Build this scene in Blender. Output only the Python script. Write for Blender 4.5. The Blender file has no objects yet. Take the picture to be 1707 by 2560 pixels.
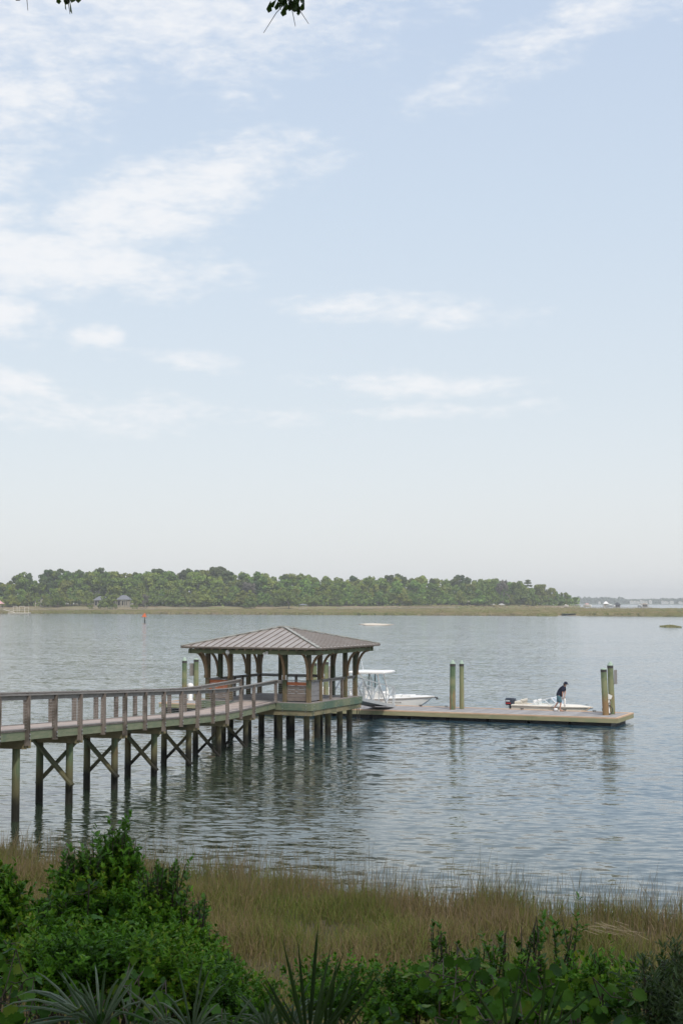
import bpy, math, random
import numpy as np
from mathutils import Vector, Matrix
R = math.radians
C = bpy.context.scene.collection
S = bpy.context.scene
rng = np.random.default_rng(7)
random.seed(7)

# ------------------------------------------------------------------ camera
cam = bpy.data.cameras.new('camera'); co = bpy.data.objects.new('camera', cam); C.objects.link(co)
cam.sensor_fit = 'VERTICAL'; cam.sensor_height = 36; cam.lens = 50
cam.clip_start = .1; cam.clip_end = 30000
co.location = (0, 0, 6.6); co.rotation_euler = (R(90 + 3.63), 0, 0)
S.camera = co

# ------------------------------------------------------------------ light and sky
SUN_EL, SUN_AZ = 52, 156            # azimuth clockwise from +Y (the view direction)
S.view_settings.view_transform = 'Standard'; S.view_settings.look = 'None'
S.view_settings.gamma = 1; S.view_settings.exposure = .14
sl = bpy.data.lights.new('sun', 'SUN'); so = bpy.data.objects.new('sun', sl); C.objects.link(so)
sl.energy = 2.3; sl.angle = R(3); sl.color = (1, .95, .87)
sd = Vector((math.sin(R(SUN_AZ)) * math.cos(R(SUN_EL)), math.cos(R(SUN_AZ)) * math.cos(R(SUN_EL)), math.sin(R(SUN_EL))))
so.rotation_euler = sd.to_track_quat('Z', 'Y').to_euler(); so.location = (0, 0, 60)

class NT:
    """small helper to write node trees"""
    def __init__(s, tree): s.t = tree; s.n = tree.nodes; s.l = tree.links
    def node(s, typ, **kw):
        n = s.n.new(typ)
        for k, v in kw.items(): setattr(n, k, v)
        return n
    def set(s, sock, v):
        if isinstance(v, bpy.types.NodeSocket): s.l.new(v, sock)
        else: sock.default_value = v
    def math(s, op, a, b=0., c=0., clamp=False):
        n = s.node('ShaderNodeMath', operation=op, use_clamp=clamp)
        s.set(n.inputs[0], a); s.set(n.inputs[1], b); s.set(n.inputs[2], c)
        return n.outputs[0]
    def vmath(s, op, a, b=(0, 0, 0)):
        n = s.node('ShaderNodeVectorMath', operation=op)
        s.set(n.inputs[0], a); s.set(n.inputs[1], b)
        return n.outputs['Value' if op in ('LENGTH', 'DOT_PRODUCT') else 'Vector']
    def scale(s, a, k):
        n = s.node('ShaderNodeVectorMath', operation='SCALE'); s.set(n.inputs[0], a); s.set(n.inputs['Scale'], k)
        return n.outputs[0]
    def noise(s, vec, scale=1., detail=4., rough=.5, dist=0.):
        n = s.node('ShaderNodeTexNoise'); s.set(n.inputs['Vector'], vec)
        n.inputs['Scale'].default_value = scale; n.inputs['Detail'].default_value = detail
        n.inputs['Roughness'].default_value = rough; n.inputs['Distortion'].default_value = dist
        return n
    def ramp(s, f, stops):
        n = s.node('ShaderNodeValToRGB'); s.set(n.inputs[0], f)
        e = n.color_ramp.elements
        while len(e) < len(stops): e.new(.5)
        for el, (p, c) in zip(e, stops):
            el.position = p; el.color = (*c, 1) if len(c) == 3 else c
        return n.outputs[0]
    def maprange(s, v, a, b, c=0., d=1., smooth=True):
        n = s.node('ShaderNodeMapRange'); n.interpolation_type = 'SMOOTHSTEP' if smooth else 'LINEAR'
        s.set(n.inputs[0], v)
        for i, q in zip((1, 2, 3, 4), (a, b, c, d)): n.inputs[i].default_value = q
        return n.outputs[0]
    def mix(s, f, a, b, blend='MIX'):
        n = s.node('ShaderNodeMix', data_type='RGBA', blend_type=blend)
        s.set(n.inputs[0], f)
        for i, q in ((6, a), (7, b)):
            s.set(n.inputs[i], (*q, 1) if isinstance(q, tuple) and len(q) == 3 else q)
        return n.outputs[2]

wd = bpy.data.worlds.new('World'); S.world = wd; wd.use_nodes = True
w = NT(wd.node_tree); w.n.clear()
sky = w.node('ShaderNodeTexSky', sky_type='NISHITA'); sky.sun_disc = False
sky.sun_elevation = R(SUN_EL); sky.sun_rotation = R(SUN_AZ)
sky.air_density = 1.0; sky.dust_density = 2.2; sky.ozone_density = 1.6
tc = w.node('ShaderNodeTexCoord').outputs['Generated']
sx = w.node('ShaderNodeSeparateXYZ'); w.l.new(tc, sx.inputs[0])
az = w.math('ARCTAN2', sx.outputs[0], sx.outputs[1]); el = w.math('ARCSINE', sx.outputs[2])
cb = w.node('ShaderNodeCombineXYZ'); w.l.new(az, cb.inputs[0]); w.l.new(el, cb.inputs[1])
ae = cb.outputs[0]                                  # azimuth and elevation in radians
warp = w.vmath('SUBTRACT', w.noise(ae, 9., 4., .6).outputs['Color'], (.5, .5, .5))
st = w.node('ShaderNodeMapping', vector_type='POINT'); w.l.new(ae, st.inputs[0]); st.inputs['Scale'].default_value = (1, 2.6, 1)
st.inputs['Rotation'].default_value = (0, 0, R(-14))
aw = w.vmath('ADD', ae, w.vmath('MULTIPLY', warp, (.10, .035, 0)))
# cloud banks: azimuth, elevation, half length, half width, tilt, weight
BANKS = [(-.13, .276, .145, .032, 21, 1.05), (-.215, .236, .150, .026, -3, 1.1), (-.125, .410, .24, .068, 6, .80),
         (-.235, .345, .12, .065, 30, .68), (.165, .388, .14, .024, 21, .62), (.045, .205, .10, .013, -2, .75),
         (-.238, .194, .042, .018, -12, 1.25), (-.170, .182, .024, .012, 0, .95), (-.225, .147, .055, .012, -6, .95),
         (.048, .153, .090, .012, -2, .75), (.070, .133, .095, .008, 0, .65), (-.12, .167, .06, .010, -3, .6),
         (-.017, .172, .018, .006, 3, .5), (-.15, .128, .15, .016, -2, .55), (-.30, .27, .09, .05, 0, 1.0), (.05, .46, .14, .04, 5, .5)]
tot = None
for (a, e, hl, hw, tilt, wt) in BANKS:
    m = w.node('ShaderNodeMapping', vector_type='TEXTURE'); w.l.new(aw, m.inputs[0])
    m.inputs['Location'].default_value = (a, e, 0); m.inputs['Rotation'].default_value = (0, 0, R(tilt)); m.inputs['Scale'].default_value = (hl, hw, 1)
    g = w.maprange(w.vmath('LENGTH', w.vmath('MULTIPLY', m.outputs[0], (1, 1, 0))), .05, 1.45, wt, 0.)
    tot = g if tot is None else w.math('MAXIMUM', tot, g)
n1 = w.noise(st.outputs[0], 17., 7., .62, .3).outputs[0]
n2 = w.noise(st.outputs[0], 60., 5., .6).outputs[0]
tex = w.math('ADD', w.math('MULTIPLY', n1, .62), w.math('MULTIPLY', n2, .38))
# anywhere outside the banks: broken thin cloud over the rest of the dome
far_ = w.maprange(w.math('ABSOLUTE', az), .32, .7, 0., .55)
tot = w.math('MAXIMUM', tot, w.math('MULTIPLY', far_, w.maprange(el, .1, .3)))
cov = w.maprange(w.math('ADD', tot, w.math('MULTIPLY', w.math('SUBTRACT', tex, .5), 2.7)), .10, 1.15)
cov = w.math('MULTIPLY', cov, w.maprange(tot, 0., .25))
# thin high haze over the whole dome, whiter towards the horizon
vc = w.ramp(w.maprange(el, 0, .45, 0, 1, False), [(0, (.93, .945, .95)), (.14, (.87, .90, .925)), (.32, (.79, .855, .905)), (.6, (.71, .81, .915)), (1, (.615, .73, .91))])
veil = w.mix(.72, sky.outputs[0], w.scale(vc, 10.))
col = w.mix(w.math('MULTIPLY', cov, .86), veil, (8.5, 8.6, 8.8))
bg = w.node('ShaderNodeBackground'); w.l.new(col, bg.inputs[0]); bg.inputs[1].default_value = .1
wo = w.node('ShaderNodeOutputWorld'); w.l.new(bg.outputs[0], wo.inputs[0])

# ------------------------------------------------------------------ materials
def mat(name, col=(.5, .5, .5), rough=.6, metal=0., spec=.5):
    m = bpy.data.materials.new(name); m.use_nodes = True
    t = NT(m.node_tree); b = t.n['Principled BSDF']
    b.inputs['Base Color'].default_value = (*col, 1); b.inputs['Roughness'].default_value = rough
    b.inputs['Metallic'].default_value = metal; b.inputs['Specular IOR Level'].default_value = spec
    return m, t, b

def wood(name, c1, c2, stretch=(6, 6, .7), isl=.35, rough=.8, tide=False, c3=None, blotch=1.2):
    """weathered timber: streaks along one axis, each board its own tone, optional tidal staining by height"""
    m, t, b = mat(name, c1, rough, spec=.25)
    tc = t.node('ShaderNodeTexCoord').outputs['Object']
    v = t.vmath('MULTIPLY', tc, stretch)
    nz = t.noise(v, 2.2, 5., .65)
    big = t.noise(tc, blotch, 3., .6)
    rnd = t.node('ShaderNodeNewGeometry').outputs['Random Per Island']
    oi = t.node('ShaderNodeObjectInfo').outputs['Random']
    f = t.maprange(nz.outputs[0], .28, .72)
    c = t.mix(f, c1, c2)
    if c3: c = t.mix(t.maprange(t.math('ADD', big.outputs[0], t.math('MULTIPLY', t.math('SUBTRACT', oi, .5), .25)), .45, .68), c, c3)
    hsv = t.node('ShaderNodeHueSaturation'); t.l.new(c, hsv.inputs['Color'])
    t.l.new(t.math('ADD', 1 - isl / 2, t.math('MULTIPLY', rnd, isl)), hsv.inputs['Value'])
    c = hsv.outputs[0]
    if tide:
        g = t.node('ShaderNodeNewGeometry').outputs['Position']
        z = t.node('ShaderNodeSeparateXYZ'); t.l.new(g, z.inputs[0])
        zz = t.math('ADD', z.outputs[2], t.math('MULTIPLY', t.math('SUBTRACT', big.outputs[0], .5), .7))
        c = t.mix(t.maprange(zz, .95, 1.55), (.125, .115, .06), c)
        c = t.mix(t.maprange(zz, .40, 1.02), (.02, .019, .014), c)
    t.l.new(c, b.inputs['Base Color'])
    bp = t.node('ShaderNodeBump'); bp.inputs['Strength'].default_value = .4; bp.inputs['Distance'].default_value = .02
    t.l.new(nz.outputs[0], bp.inputs['Height']); t.l.new(bp.outputs[0], b.inputs['Normal'])
    return m

def plain(name, c, rough=.5, var=.12, sc=3., metal=0., spec=.5):
    m, t, b = mat(name, c, rough, metal, spec)
    tc = t.node('ShaderNodeTexCoord').outputs['Object']
    nz = t.noise(tc, sc, 5., .6).outputs[0]
    lo = tuple(x * (1 - var) for x in c); hi = tuple(min(1, x * (1 + var)) for x in c)
    t.l.new(t.mix(t.maprange(nz, .3, .7), lo, hi), b.inputs['Base Color'])
    return m

def leaf(name, cols, rough=.4, trans=.25, clump=0., spec=.4, tint=0.):
    """foliage: colour per leaf, slow variation through the plant, a little light through the blade"""
    m, t, b = mat(name, cols[0], rough, spec=spec)
    geo = t.node('ShaderNodeNewGeometry')
    f = geo.outputs['Random Per Island']
    if clump:
        tc = t.node('ShaderNodeTexCoord').outputs['Object']
        f = t.math('ADD', t.math('MULTIPLY', f, .45), t.math('MULTIPLY', t.maprange(t.noise(tc, clump, 3., .6).outputs[0], .3, .7), .55))
    c = t.ramp(f, [(i / max(1, len(cols) - 1), q) for i, q in enumerate(cols)])
    if tint:
        oi = t.node('ShaderNodeObjectInfo').outputs['Random']
        hsv = t.node('ShaderNodeHueSaturation'); t.l.new(c, hsv.inputs['Color'])
        t.l.new(t.math('ADD', .5 - tint * .10, t.math('MULTIPLY', oi, tint * .16)), hsv.inputs['Hue'])
        t.l.new(t.math('ADD', 1 - tint * .5, t.math('MULTIPLY', t.math('FRACT', t.math('MULTIPLY', oi, 7.3)), tint)), hsv.inputs['Value'])
        c = hsv.outputs[0]
    t.l.new(c, b.inputs['Base Color'])
    if trans:
        tr = t.node('ShaderNodeBsdfTranslucent'); t.l.new(t.mix(.5, c, (.10, .17, .02)), tr.inputs[0])
        mx = t.node('ShaderNodeMixShader'); mx.inputs[0].default_value = trans
        out = t.n['Material Output']
        t.l.new(b.outputs[0], mx.inputs[1]); t.l.new(tr.outputs[0], mx.inputs[2]); t.l.new(mx.outputs[0], out.inputs[0])
    return m

M = {}
M['pile'] = wood('pile_timber', (.095, .15, .085), (.185, .185, .10), (5, 5, .5), .2, .85, True, (.13, .09, .045), 1.1)
M['pavpile'] = wood('pavilion_pile_timber', (.20, .185, .105), (.29, .25, .15), (5, 5, .5), .2, .85, True, (.17, .19, .11), 1.1)
M['brace'] = wood('brace_timber', (.095, .125, .072), (.16, .155, .09), (3, 3, 3), .3, .85, True)
M['deck'] = wood('deck_board', (.47, .385, .335), (.36, .295, .26), (2, 2, 6), .3, .75)
M['deck_shaded'] = wood('pavilion_floor_shaded', (.33, .30, .28), (.26, .235, .225), (2, 2, 6), .3, .75)  # darker, greyer copy of the deck board: roof shade put into the colour
M['rim'] = wood('green_rim_beam', (.165, .20, .125), (.24, .25, .165), (1.2, 1.2, 7), .3, .85, False, (.11, .165, .12), .8)
M['rim2'] = wood('brown_rim_beam', (.24, .20, .115), (.29, .255, .155), (1.2, 1.2, 7), .25, .85, False, (.12, .13, .08), 1.)
M['rail'] = wood('weathered_rail', (.27, .26, .245), (.20, .18, .165), (1.5, 1.5, 5), .3, .8)
M['railpost'] = wood('brown_rail_post', (.175, .145, .12), (.25, .215, .19), (7, 7, .8), .35, .85, False, (.10, .085, .07), 2.)
M['post'] = wood('pavilion_post', (.13, .10, .058), (.22, .165, .095), (7, 7, .6), .25, .85, False, (.085, .10, .05), 1.3)
M['bracket'] = wood('bracket_timber', (.22, .135, .072), (.30, .21, .12), (5, 5, 1.5), .3, .8)
M['eavebeam'] = wood('eave_beam', (.18, .215, .115), (.24, .25, .15), (1.2, 1.2, 7), .2, .85, False, (.10, .10, .06), .8)
M['rafter'] = wood('rafter_timber', (.26, .20, .12), (.33, .26, .17), (3, 3, 3), .3, .85)
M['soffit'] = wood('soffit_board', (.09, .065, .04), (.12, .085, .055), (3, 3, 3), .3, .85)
M['redboard'] = wood('red_stained_board', (.42, .12, .05), (.50, .18, .085), (1.5, 1.5, 7), .25, .7)
M['greyboard'] = wood('grey_board', (.27, .265, .27), (.20, .19, .19), (1.5, 1.5, 7), .35, .8)
M['brownboard'] = wood('brown_board', (.17, .135, .115), (.24, .20, .175), (1.5, 1.5, 7), .35, .8)
M['docktop'] = wood('dock_board', (.36, .34, .33), (.29, .275, .275), (2, 2, 6), .3, .8)
M['dockrim'] = wood('new_timber', (.66, .46, .31), (.55, .37, .24), (1, 1, 6), .25, .75)
M['dockface'] = wood('dock_fascia', (.34, .32, .19), (.28, .25, .14), (.6, .6, 5), .25, .8, False, (.24, .26, .15), .7)
M['float'] = plain('dock_float', (.02, .02, .018), .5, .5, 1.5)
M['bolt'] = plain('galvanised_bolt', (.42, .45, .45), .4, .1, 5, .6)
M['cable'] = plain('steel_cable', (.5, .5, .5), .35, .1, 5, .8)
M['alu'] = plain('aluminium', (.52, .53, .53), .45, .12, 2, .35)
M['white'] = plain('white_gelcoat', (.83, .81, .775), .3, .04, 1.5)
M['cream'] = plain('cream_gelcoat', (.80, .74, .64), .35, .06, 1.5)
M['boatgrey'] = plain('grey_hull_bottom', (.33, .31, .28), .5, .15, 2)
M['black'] = plain('black_rubber', (.02, .02, .02), .5, .3, 4)
M['navy'] = plain('navy_cloth', (.011, .014, .035), .9, .25, 20)
M['teal'] = plain('teal_cloth', (.075, .155, .185), .9, .2, 20)
M['skin'] = plain('skin', (.50, .28, .20), .6, .08, 12)
M['hair'] = plain('dark_hair', (.05, .03, .02), .7, .2, 20)
M['shoe'] = plain('sandal_leather', (.30, .17, .10), .7, .2, 20)
M['motor'] = plain('motor_cowling', (.045, .055, .075), .32, .15, 4)
M['red'] = plain('red_decal', (.45, .03, .03), .5, .1, 4)
M['decal'] = plain('white_decal', (.75, .76, .78), .5, .08, 8)
M['beige'] = plain('beige_plastic', (.60, .55, .46), .5, .06, 4)
M['signgrey'] = plain('grey_sign_back', (.26, .235, .215), .7, .12, 6)
M['capgreen'] = plain('pale_green_cap', (.33, .42, .33), .6, .12, 8)
M['orange'] = plain('orange_daymark', (.80, .17, .05), .6, .05, 2)
M['lampwhite'] = plain('white_lamp_glass', (.82, .81, .78), .3, .03, 3)
M['sand'] = plain('pale_sand', (.66, .58, .47), .9, .2, .9)
def wetsand():
    t = NT(M['sand'].node_tree); b = t.n['Principled BSDF']; src = b.inputs['Base Color'].links[0].from_socket
    g = t.node('ShaderNodeNewGeometry').outputs['Position']; z = t.node('ShaderNodeSeparateXYZ'); t.l.new(g, z.inputs[0])
    zz = t.math('ADD', z.outputs[2], t.math('MULTIPLY', t.math('SUBTRACT', t.noise(g, .5, 4.).outputs[0], .5), .3))
    t.l.new(t.mix(t.maprange(zz, .05, .2), (.25, .20, .14), src), b.inputs['Base Color'])
wetsand()
M['reedpale'] = plain('pale_reed', (.27, .215, .13), .8, .25, 6)
M['hose'] = plain('dark_hose', (.05, .045, .04), .6, .2, 6)
# metal roof
def roofmat():
    m, t, b = mat('brown_metal_roof', (.22, .18, .155), .36, .0, .5)
    tc = t.node('ShaderNodeTexCoord').outputs['Object']
    nz = t.noise(tc, 1.3, 5., .65).outputs[0]
    st_ = t.noise(t.vmath('MULTIPLY', tc, (3, 3, 1)), 4., 4., .6).outputs[0]
    c = t.mix(t.maprange(nz, .35, .68), (.30, .25, .215), (.38, .335, .30))
    c = t.mix(t.math('MULTIPLY', t.maprange(st_, .5, .75), .35), c, (.33, .33, .30))
    t.l.new(c, b.inputs['Base Color'])
    return m
M['roof'] = roofmat()
M['seam'] = plain('dark_roof_seam', (.12, .095, .075), .6, .2, 3)
M['flash'] = plain('weathered_hip_cap', (.33, .32, .28), .5, .2, 2)
def glassmat():
    m, t, b = mat('boat_glass', (.55, .62, .66), .06, 0, .5)
    tr = t.node('ShaderNodeBsdfTransparent'); tr.inputs[0].default_value = (.86, .92, .94, 1)
    fr = t.node('ShaderNodeFresnel'); fr.inputs[0].default_value = 1.5
    gl = t.node('ShaderNodeBsdfGlossy'); gl.inputs['Roughness'].default_value = .05
    mx = t.node('ShaderNodeMixShader'); t.l.new(t.math('ADD', fr.outputs[0], .06), mx.inputs[0])
    t.l.new(tr.outputs[0], mx.inputs[1]); t.l.new(gl.outputs[0], mx.inputs[2]); t.l.new(mx.outputs[0], t.n['Material Output'].inputs[0])
    return m
M['glass'] = glassmat()
# foliage
M['shrub'] = leaf('shrub_leaf', [(.014, .050, .003), (.042, .135, .006), (.08, .22, .009), (.12, .29, .012), (.20, .33, .018), (.30, .25, .04)], .45, .25, 1.3, .2)
M['shrubtip'] = leaf('sprout_leaf', [(.035, .12, .006), (.075, .21, .010), (.13, .29, .016)], .4, .35, 2.)
M['myrtle'] = leaf('narrow_dark_leaf', [(.018, .045, .008), (.035, .08, .014), (.065, .115, .024), (.10, .085, .035)], .4, .25, 2.)
M['vine'] = leaf('vine_leaf', [(.014, .06, .006), (.03, .105, .009), (.05, .15, .012), (.085, .20, .016), (.17, .24, .025)], .55, .3, 0., .2)
M['palm'] = leaf('palmetto_blade', [(.05, .095, .045), (.10, .15, .09), (.19, .24, .17)], .45, .15, spec=.3)
M['palmdark'] = leaf('dark_palmetto_blade', [(.012, .032, .007), (.022, .052, .01), (.035, .07, .016)], .5, .15, spec=.25)
M['stem'] = plain('brown_stem', (.075, .06, .04), .8, .3, 8)
M['bark'] = plain('oak_bark', (.10, .085, .07), .9, .35, 3)
M['oakleaf'] = leaf('oak_leaf', [(.02, .045, .010), (.035, .075, .016), (.055, .10, .02)], .4, .25)
M['tuft'] = leaf('far_marsh_grass', [(.20, .235, .075), (.29, .255, .12), (.38, .285, .185)], .8, .1, .016)
M['treeA'] = leaf('far_oak_crown', [(.085, .135, .034), (.135, .20, .042), (.19, .265, .05), (.24, .31, .062)], .7, .15, .22, .2, .45)
M['treeB'] = leaf('far_pine_crown', [(.055, .09, .034), (.08, .125, .042), (.115, .16, .052)], .7, .1, .25, .2, .4)
M['treeC'] = leaf('bright_oak_crown', [(.085, .135, .026), (.13, .19, .036), (.17, .235, .045)], .7, .2, .2, .2, .15)
M['treeD'] = leaf('bare_grey_crown', [(.13, .12, .10), (.18, .165, .14), (.12, .125, .08)], .8, .1, .3, .2)
M['farwood'] = leaf('distant_wood', [(.045, .07, .04), (.06, .09, .05), (.085, .115, .06)], .8, .1, .01, .2)
M['fartrunk'] = plain('far_trunk_bark', (.21, .19, .17), .9, .3, .5)
M['farwoodwork'] = plain('pale_pier_timber', (.34, .29, .235), .85, .25, .2)
M['farwhite'] = plain('far_white_paint', (.80, .78, .75), .6, .05, .2)
M['pale'] = plain('weathered_pale_roof', (.42, .41, .38), .7, .1, .3)
M['slate'] = plain('slate_grey_roof', (.17, .175, .195), .7, .12, .3)
M['stone'] = plain('tan_stone', (.36, .32, .26), .85, .2, .4)
M['dkglass'] = plain('dark_window_glass', (.02, .025, .03), .12, .3, .3)
M['pink'] = plain('faded_red_roof', (.60, .36, .34), .7, .1, .3)
M['darktent'] = plain('dark_grey_canvas', (.055, .06, .07), .8, .15, .3)

def grassmat(name, stops, sc):
    m, t, b = mat(name, (.1, .1, .04), .7, spec=.2)
    pos = t.node('ShaderNodeNewGeometry')
    ra = t.math('MULTIPLY', pos.outputs['Random Per Island'], .6)
    nz = t.maprange(t.noise(t.vmath('MULTIPLY', pos.outputs['Position'], (1, .55, 0)), sc, 4., .6).outputs[0], .32, .68)
    c = t.ramp(t.math('ADD', ra, t.math('MULTIPLY', nz, .4)), stops)
    t.l.new(c, b.inputs['Base Color'])
    tr = t.node('ShaderNodeBsdfTranslucent'); t.l.new(c, tr.inputs[0])
    mx = t.node('ShaderNodeMixShader'); mx.inputs[0].default_value = .3
    t.l.new(b.outputs[0], mx.inputs[1]); t.l.new(tr.outputs[0], mx.inputs[2]); t.l.new(mx.outputs[0], t.n['Material Output'].inputs[0])
    return m
M['grass'] = grassmat('marsh_grass', [(0, (.08, .135, .020)), (.30, (.14, .165, .035)), (.54, (.18, .15, .055)), (.78, (.215, .155, .085)), (1, (.33, .245, .155))], .35)
M['reed'] = grassmat('dry_reed', [(0, (.12, .12, .05)), (.5, (.17, .14, .08)), (1, (.23, .175, .11))], .35)

def groundmat(name, a, b_, c_, sc, stretch=(1, 1, 1)):
    m, t, b = mat(name, a, .95, spec=.1)
    p = t.vmath('MULTIPLY', t.node('ShaderNodeNewGeometry').outputs['Position'], stretch)
    n = t.noise(p, sc, 5., .6).outputs[0]
    t.l.new(t.ramp(t.maprange(n, .3, .7), [(0, a), (.5, b_), (1, c_)]), b.inputs['Base Color'])
    return m
M['soil'] = groundmat('marsh_soil', (.05, .05, .025), (.075, .065, .035), (.10, .085, .05), .8)
M['marsh'] = groundmat('far_marsh', (.17, .20, .065), (.245, .21, .11), (.30, .22, .145), .012, (1, 3.2, 1))
M['lawn'] = groundmat('shore_grass_bank', (.055, .10, .03), (.08, .12, .04), (.10, .11, .05), .1)

def watermat():
    m, t, b = mat('river_water', (.027, .058, .072), .085, 0, .5)
    b.inputs['IOR'].default_value = 1.68
    P = t.node('ShaderNodeNewGeometry').outputs['Position']
    # reflections painted into the base colour: olive by the pier, sky blue beyond
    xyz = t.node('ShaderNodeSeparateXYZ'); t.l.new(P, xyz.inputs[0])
    refl_mask = t.math('ADD', t.math('ADD', xyz.outputs[0], t.math('MULTIPLY', t.math('SUBTRACT', xyz.outputs[1], 60.), .22)), t.math('MULTIPLY', t.noise(t.vmath('MULTIPLY', P, (.06, .06, 0)), 1., 3.).outputs[0], 8.))
    t.l.new(t.mix(t.maprange(refl_mask, -2., 14.), (.030, .044, .027), (.030, .072, .100)), b.inputs['Base Color'])
    rot = t.node('ShaderNodeMapping'); t.l.new(P, rot.inputs[0]); rot.inputs['Rotation'].default_value = (0, 0, R(9))
    Q = rot.outputs[0]
    half = (.5, .5, .5)
    a = t.vmath('SUBTRACT', t.noise(t.vmath('MULTIPLY', Q, (.62, 1.85, 0)), 1.95, 3., .5).outputs['Color'], half)
    b2 = t.vmath('SUBTRACT', t.noise(t.vmath('MULTIPLY', Q, (1.6, 3.6, 0)), 1.6, 2., .5).outputs['Color'], half)
    c2 = t.vmath('SUBTRACT', t.noise(t.vmath('MULTIPLY', Q, (.10, .33, 0)), 1., 2., .5).outputs['Color'], half)
    calm = t.maprange(t.noise(t.vmath('MULTIPLY', P, (.022, .05, 0)), 1., 3., .55).outputs[0], .36, .62, .72, 1.1)
    s_ = t.vmath('ADD', t.vmath('ADD', t.vmath('MULTIPLY', a, (.22, .46, 0)), t.vmath('MULTIPLY', b2, (.20, .36, 0))), t.vmath('MULTIPLY', c2, (.04, .10, 0)))
    s_ = t.scale(s_, calm)
    nrm = t.vmath('NORMALIZE', t.vmath('ADD', s_, (0, 0, 1)))
    t.l.new(nrm, b.inputs['Normal'])
    return m
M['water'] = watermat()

# ------------------------------------------------------------------ mesh helpers
class MB:
    def __init__(s): s.v = []; s.f = []
    def add(s, vs, fs):
        o = len(s.v); s.v += [tuple(map(float, q)) for q in vs]; s.f += [tuple(i + o for i in f) for f in fs]
        return s
    def box(s, c, d, u=(1, 0, 0), v=None, wv=(0, 0, 1)):
        u = Vector(u).normalized(); wv = Vector(wv).normalized()
        v = Vector(v).normalized() if v is not None else wv.cross(u).normalized()
        c = Vector(c); a, b, e = (x / 2 for x in d)
        P = [c + u * (a * i) + v * (b * j) + wv * (e * k) for k in (-1, 1) for (i, j) in ((-1, -1), (1, -1), (1, 1), (-1, 1))]
        return s.add(P, [(3, 2, 1, 0), (4, 5, 6, 7), (0, 1, 5, 4), (1, 2, 6, 5), (2, 3, 7, 6), (3, 0, 4, 7)])
    def bar(s, p, q, wd_, h, up=(0, 0, 1)):
        p = Vector(p); q = Vector(q); d = (q - p); L = d.length; d.normalize()
        up = Vector(up); side = up.cross(d)
        if side.length < 1e-4: side = Vector((1, 0, 0)).cross(d)
        side.normalize(); up = d.cross(side).normalized()
        return s.box((p + q) / 2, (L, wd_, h), d, side, up)
    def tube(s, pts, rad, n=8, cap=True):
        pts = [Vector(p) for p in pts]
        if not hasattr(rad, '__len__'): rad = [rad] * len(pts)
        V = []; F = []; ref = None
        for i, p in enumerate(pts):
            d = (pts[min(i + 1, len(pts) - 1)] - pts[max(i - 1, 0)]).normalized()
            if ref is None: ref = Vector((1, 0, 0)) if abs(d.x) < .9 else Vector((0, 1, 0))
            a = d.cross(ref).normalized(); b = d.cross(a).normalized(); ref = b.cross(d) if False else ref
            V += [p + (a * math.cos(t) + b * math.sin(t)) * rad[i] for t in [2 * math.pi * k / n for k in range(n)]]
        for i in range(len(pts) - 1):
            for k in range(n):
                k2 = (k + 1) % n
                F.append((i * n + k, i * n + k2, (i + 1) * n + k2, (i + 1) * n + k))
        if cap:
            F.append(tuple(range(n))); F.append(tuple(range((len(pts) - 1) * n + n - 1, (len(pts) - 1) * n - 1, -1)))
        return s.add(V, F)
    def lathe(s, prof, c, n=16):
        """profile of (radius, z) turned about a vertical axis"""
        V = []; F = []
        for r, z in prof:
            V += [(c[0] + r * math.cos(2 * math.pi * k / n), c[1] + r * math.sin(2 * math.pi * k / n), c[2] + z) for k in range(n)]
        for i in range(len(prof) - 1):
            for k in range(n): F.append((i * n + k, i * n + (k + 1) % n, (i + 1) * n + (k + 1) % n, (i + 1) * n + k))
        F.append(tuple(range(n - 1, -1, -1))); F.append(tuple(range((len(prof) - 1) * n, len(prof) * n)))
        return s.add(V, F)
    def loft(s, rings, closed=True, cap=True):
        n = len(rings[0]); V = [p for r in rings for p in r]; F = []
        for i in range(len(rings) - 1):
            for k in range(n if closed else n - 1):
                k2 = (k + 1) % n
                F.append((i * n + k, i * n + k2, (i + 1) * n + k2, (i + 1) * n + k))
        if cap and closed:
            F.append(tuple(range(n - 1, -1, -1))); F.append(tuple(range((len(rings) - 1) * n, len(rings) * n)))
        return s.add(V, F)
    def prism(s, poly, d):
        """flat polygon (3-D points) thickened by vector d"""
        n = len(poly); P = [Vector(p) for p in poly]; d = Vector(d)
        return s.add(P + [p + d for p in P], [tuple(range(n - 1, -1, -1)), tuple(range(n, 2 * n))] + [(i, (i + 1) % n, n + (i + 1) % n, n + i) for i in range(n)])

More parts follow.
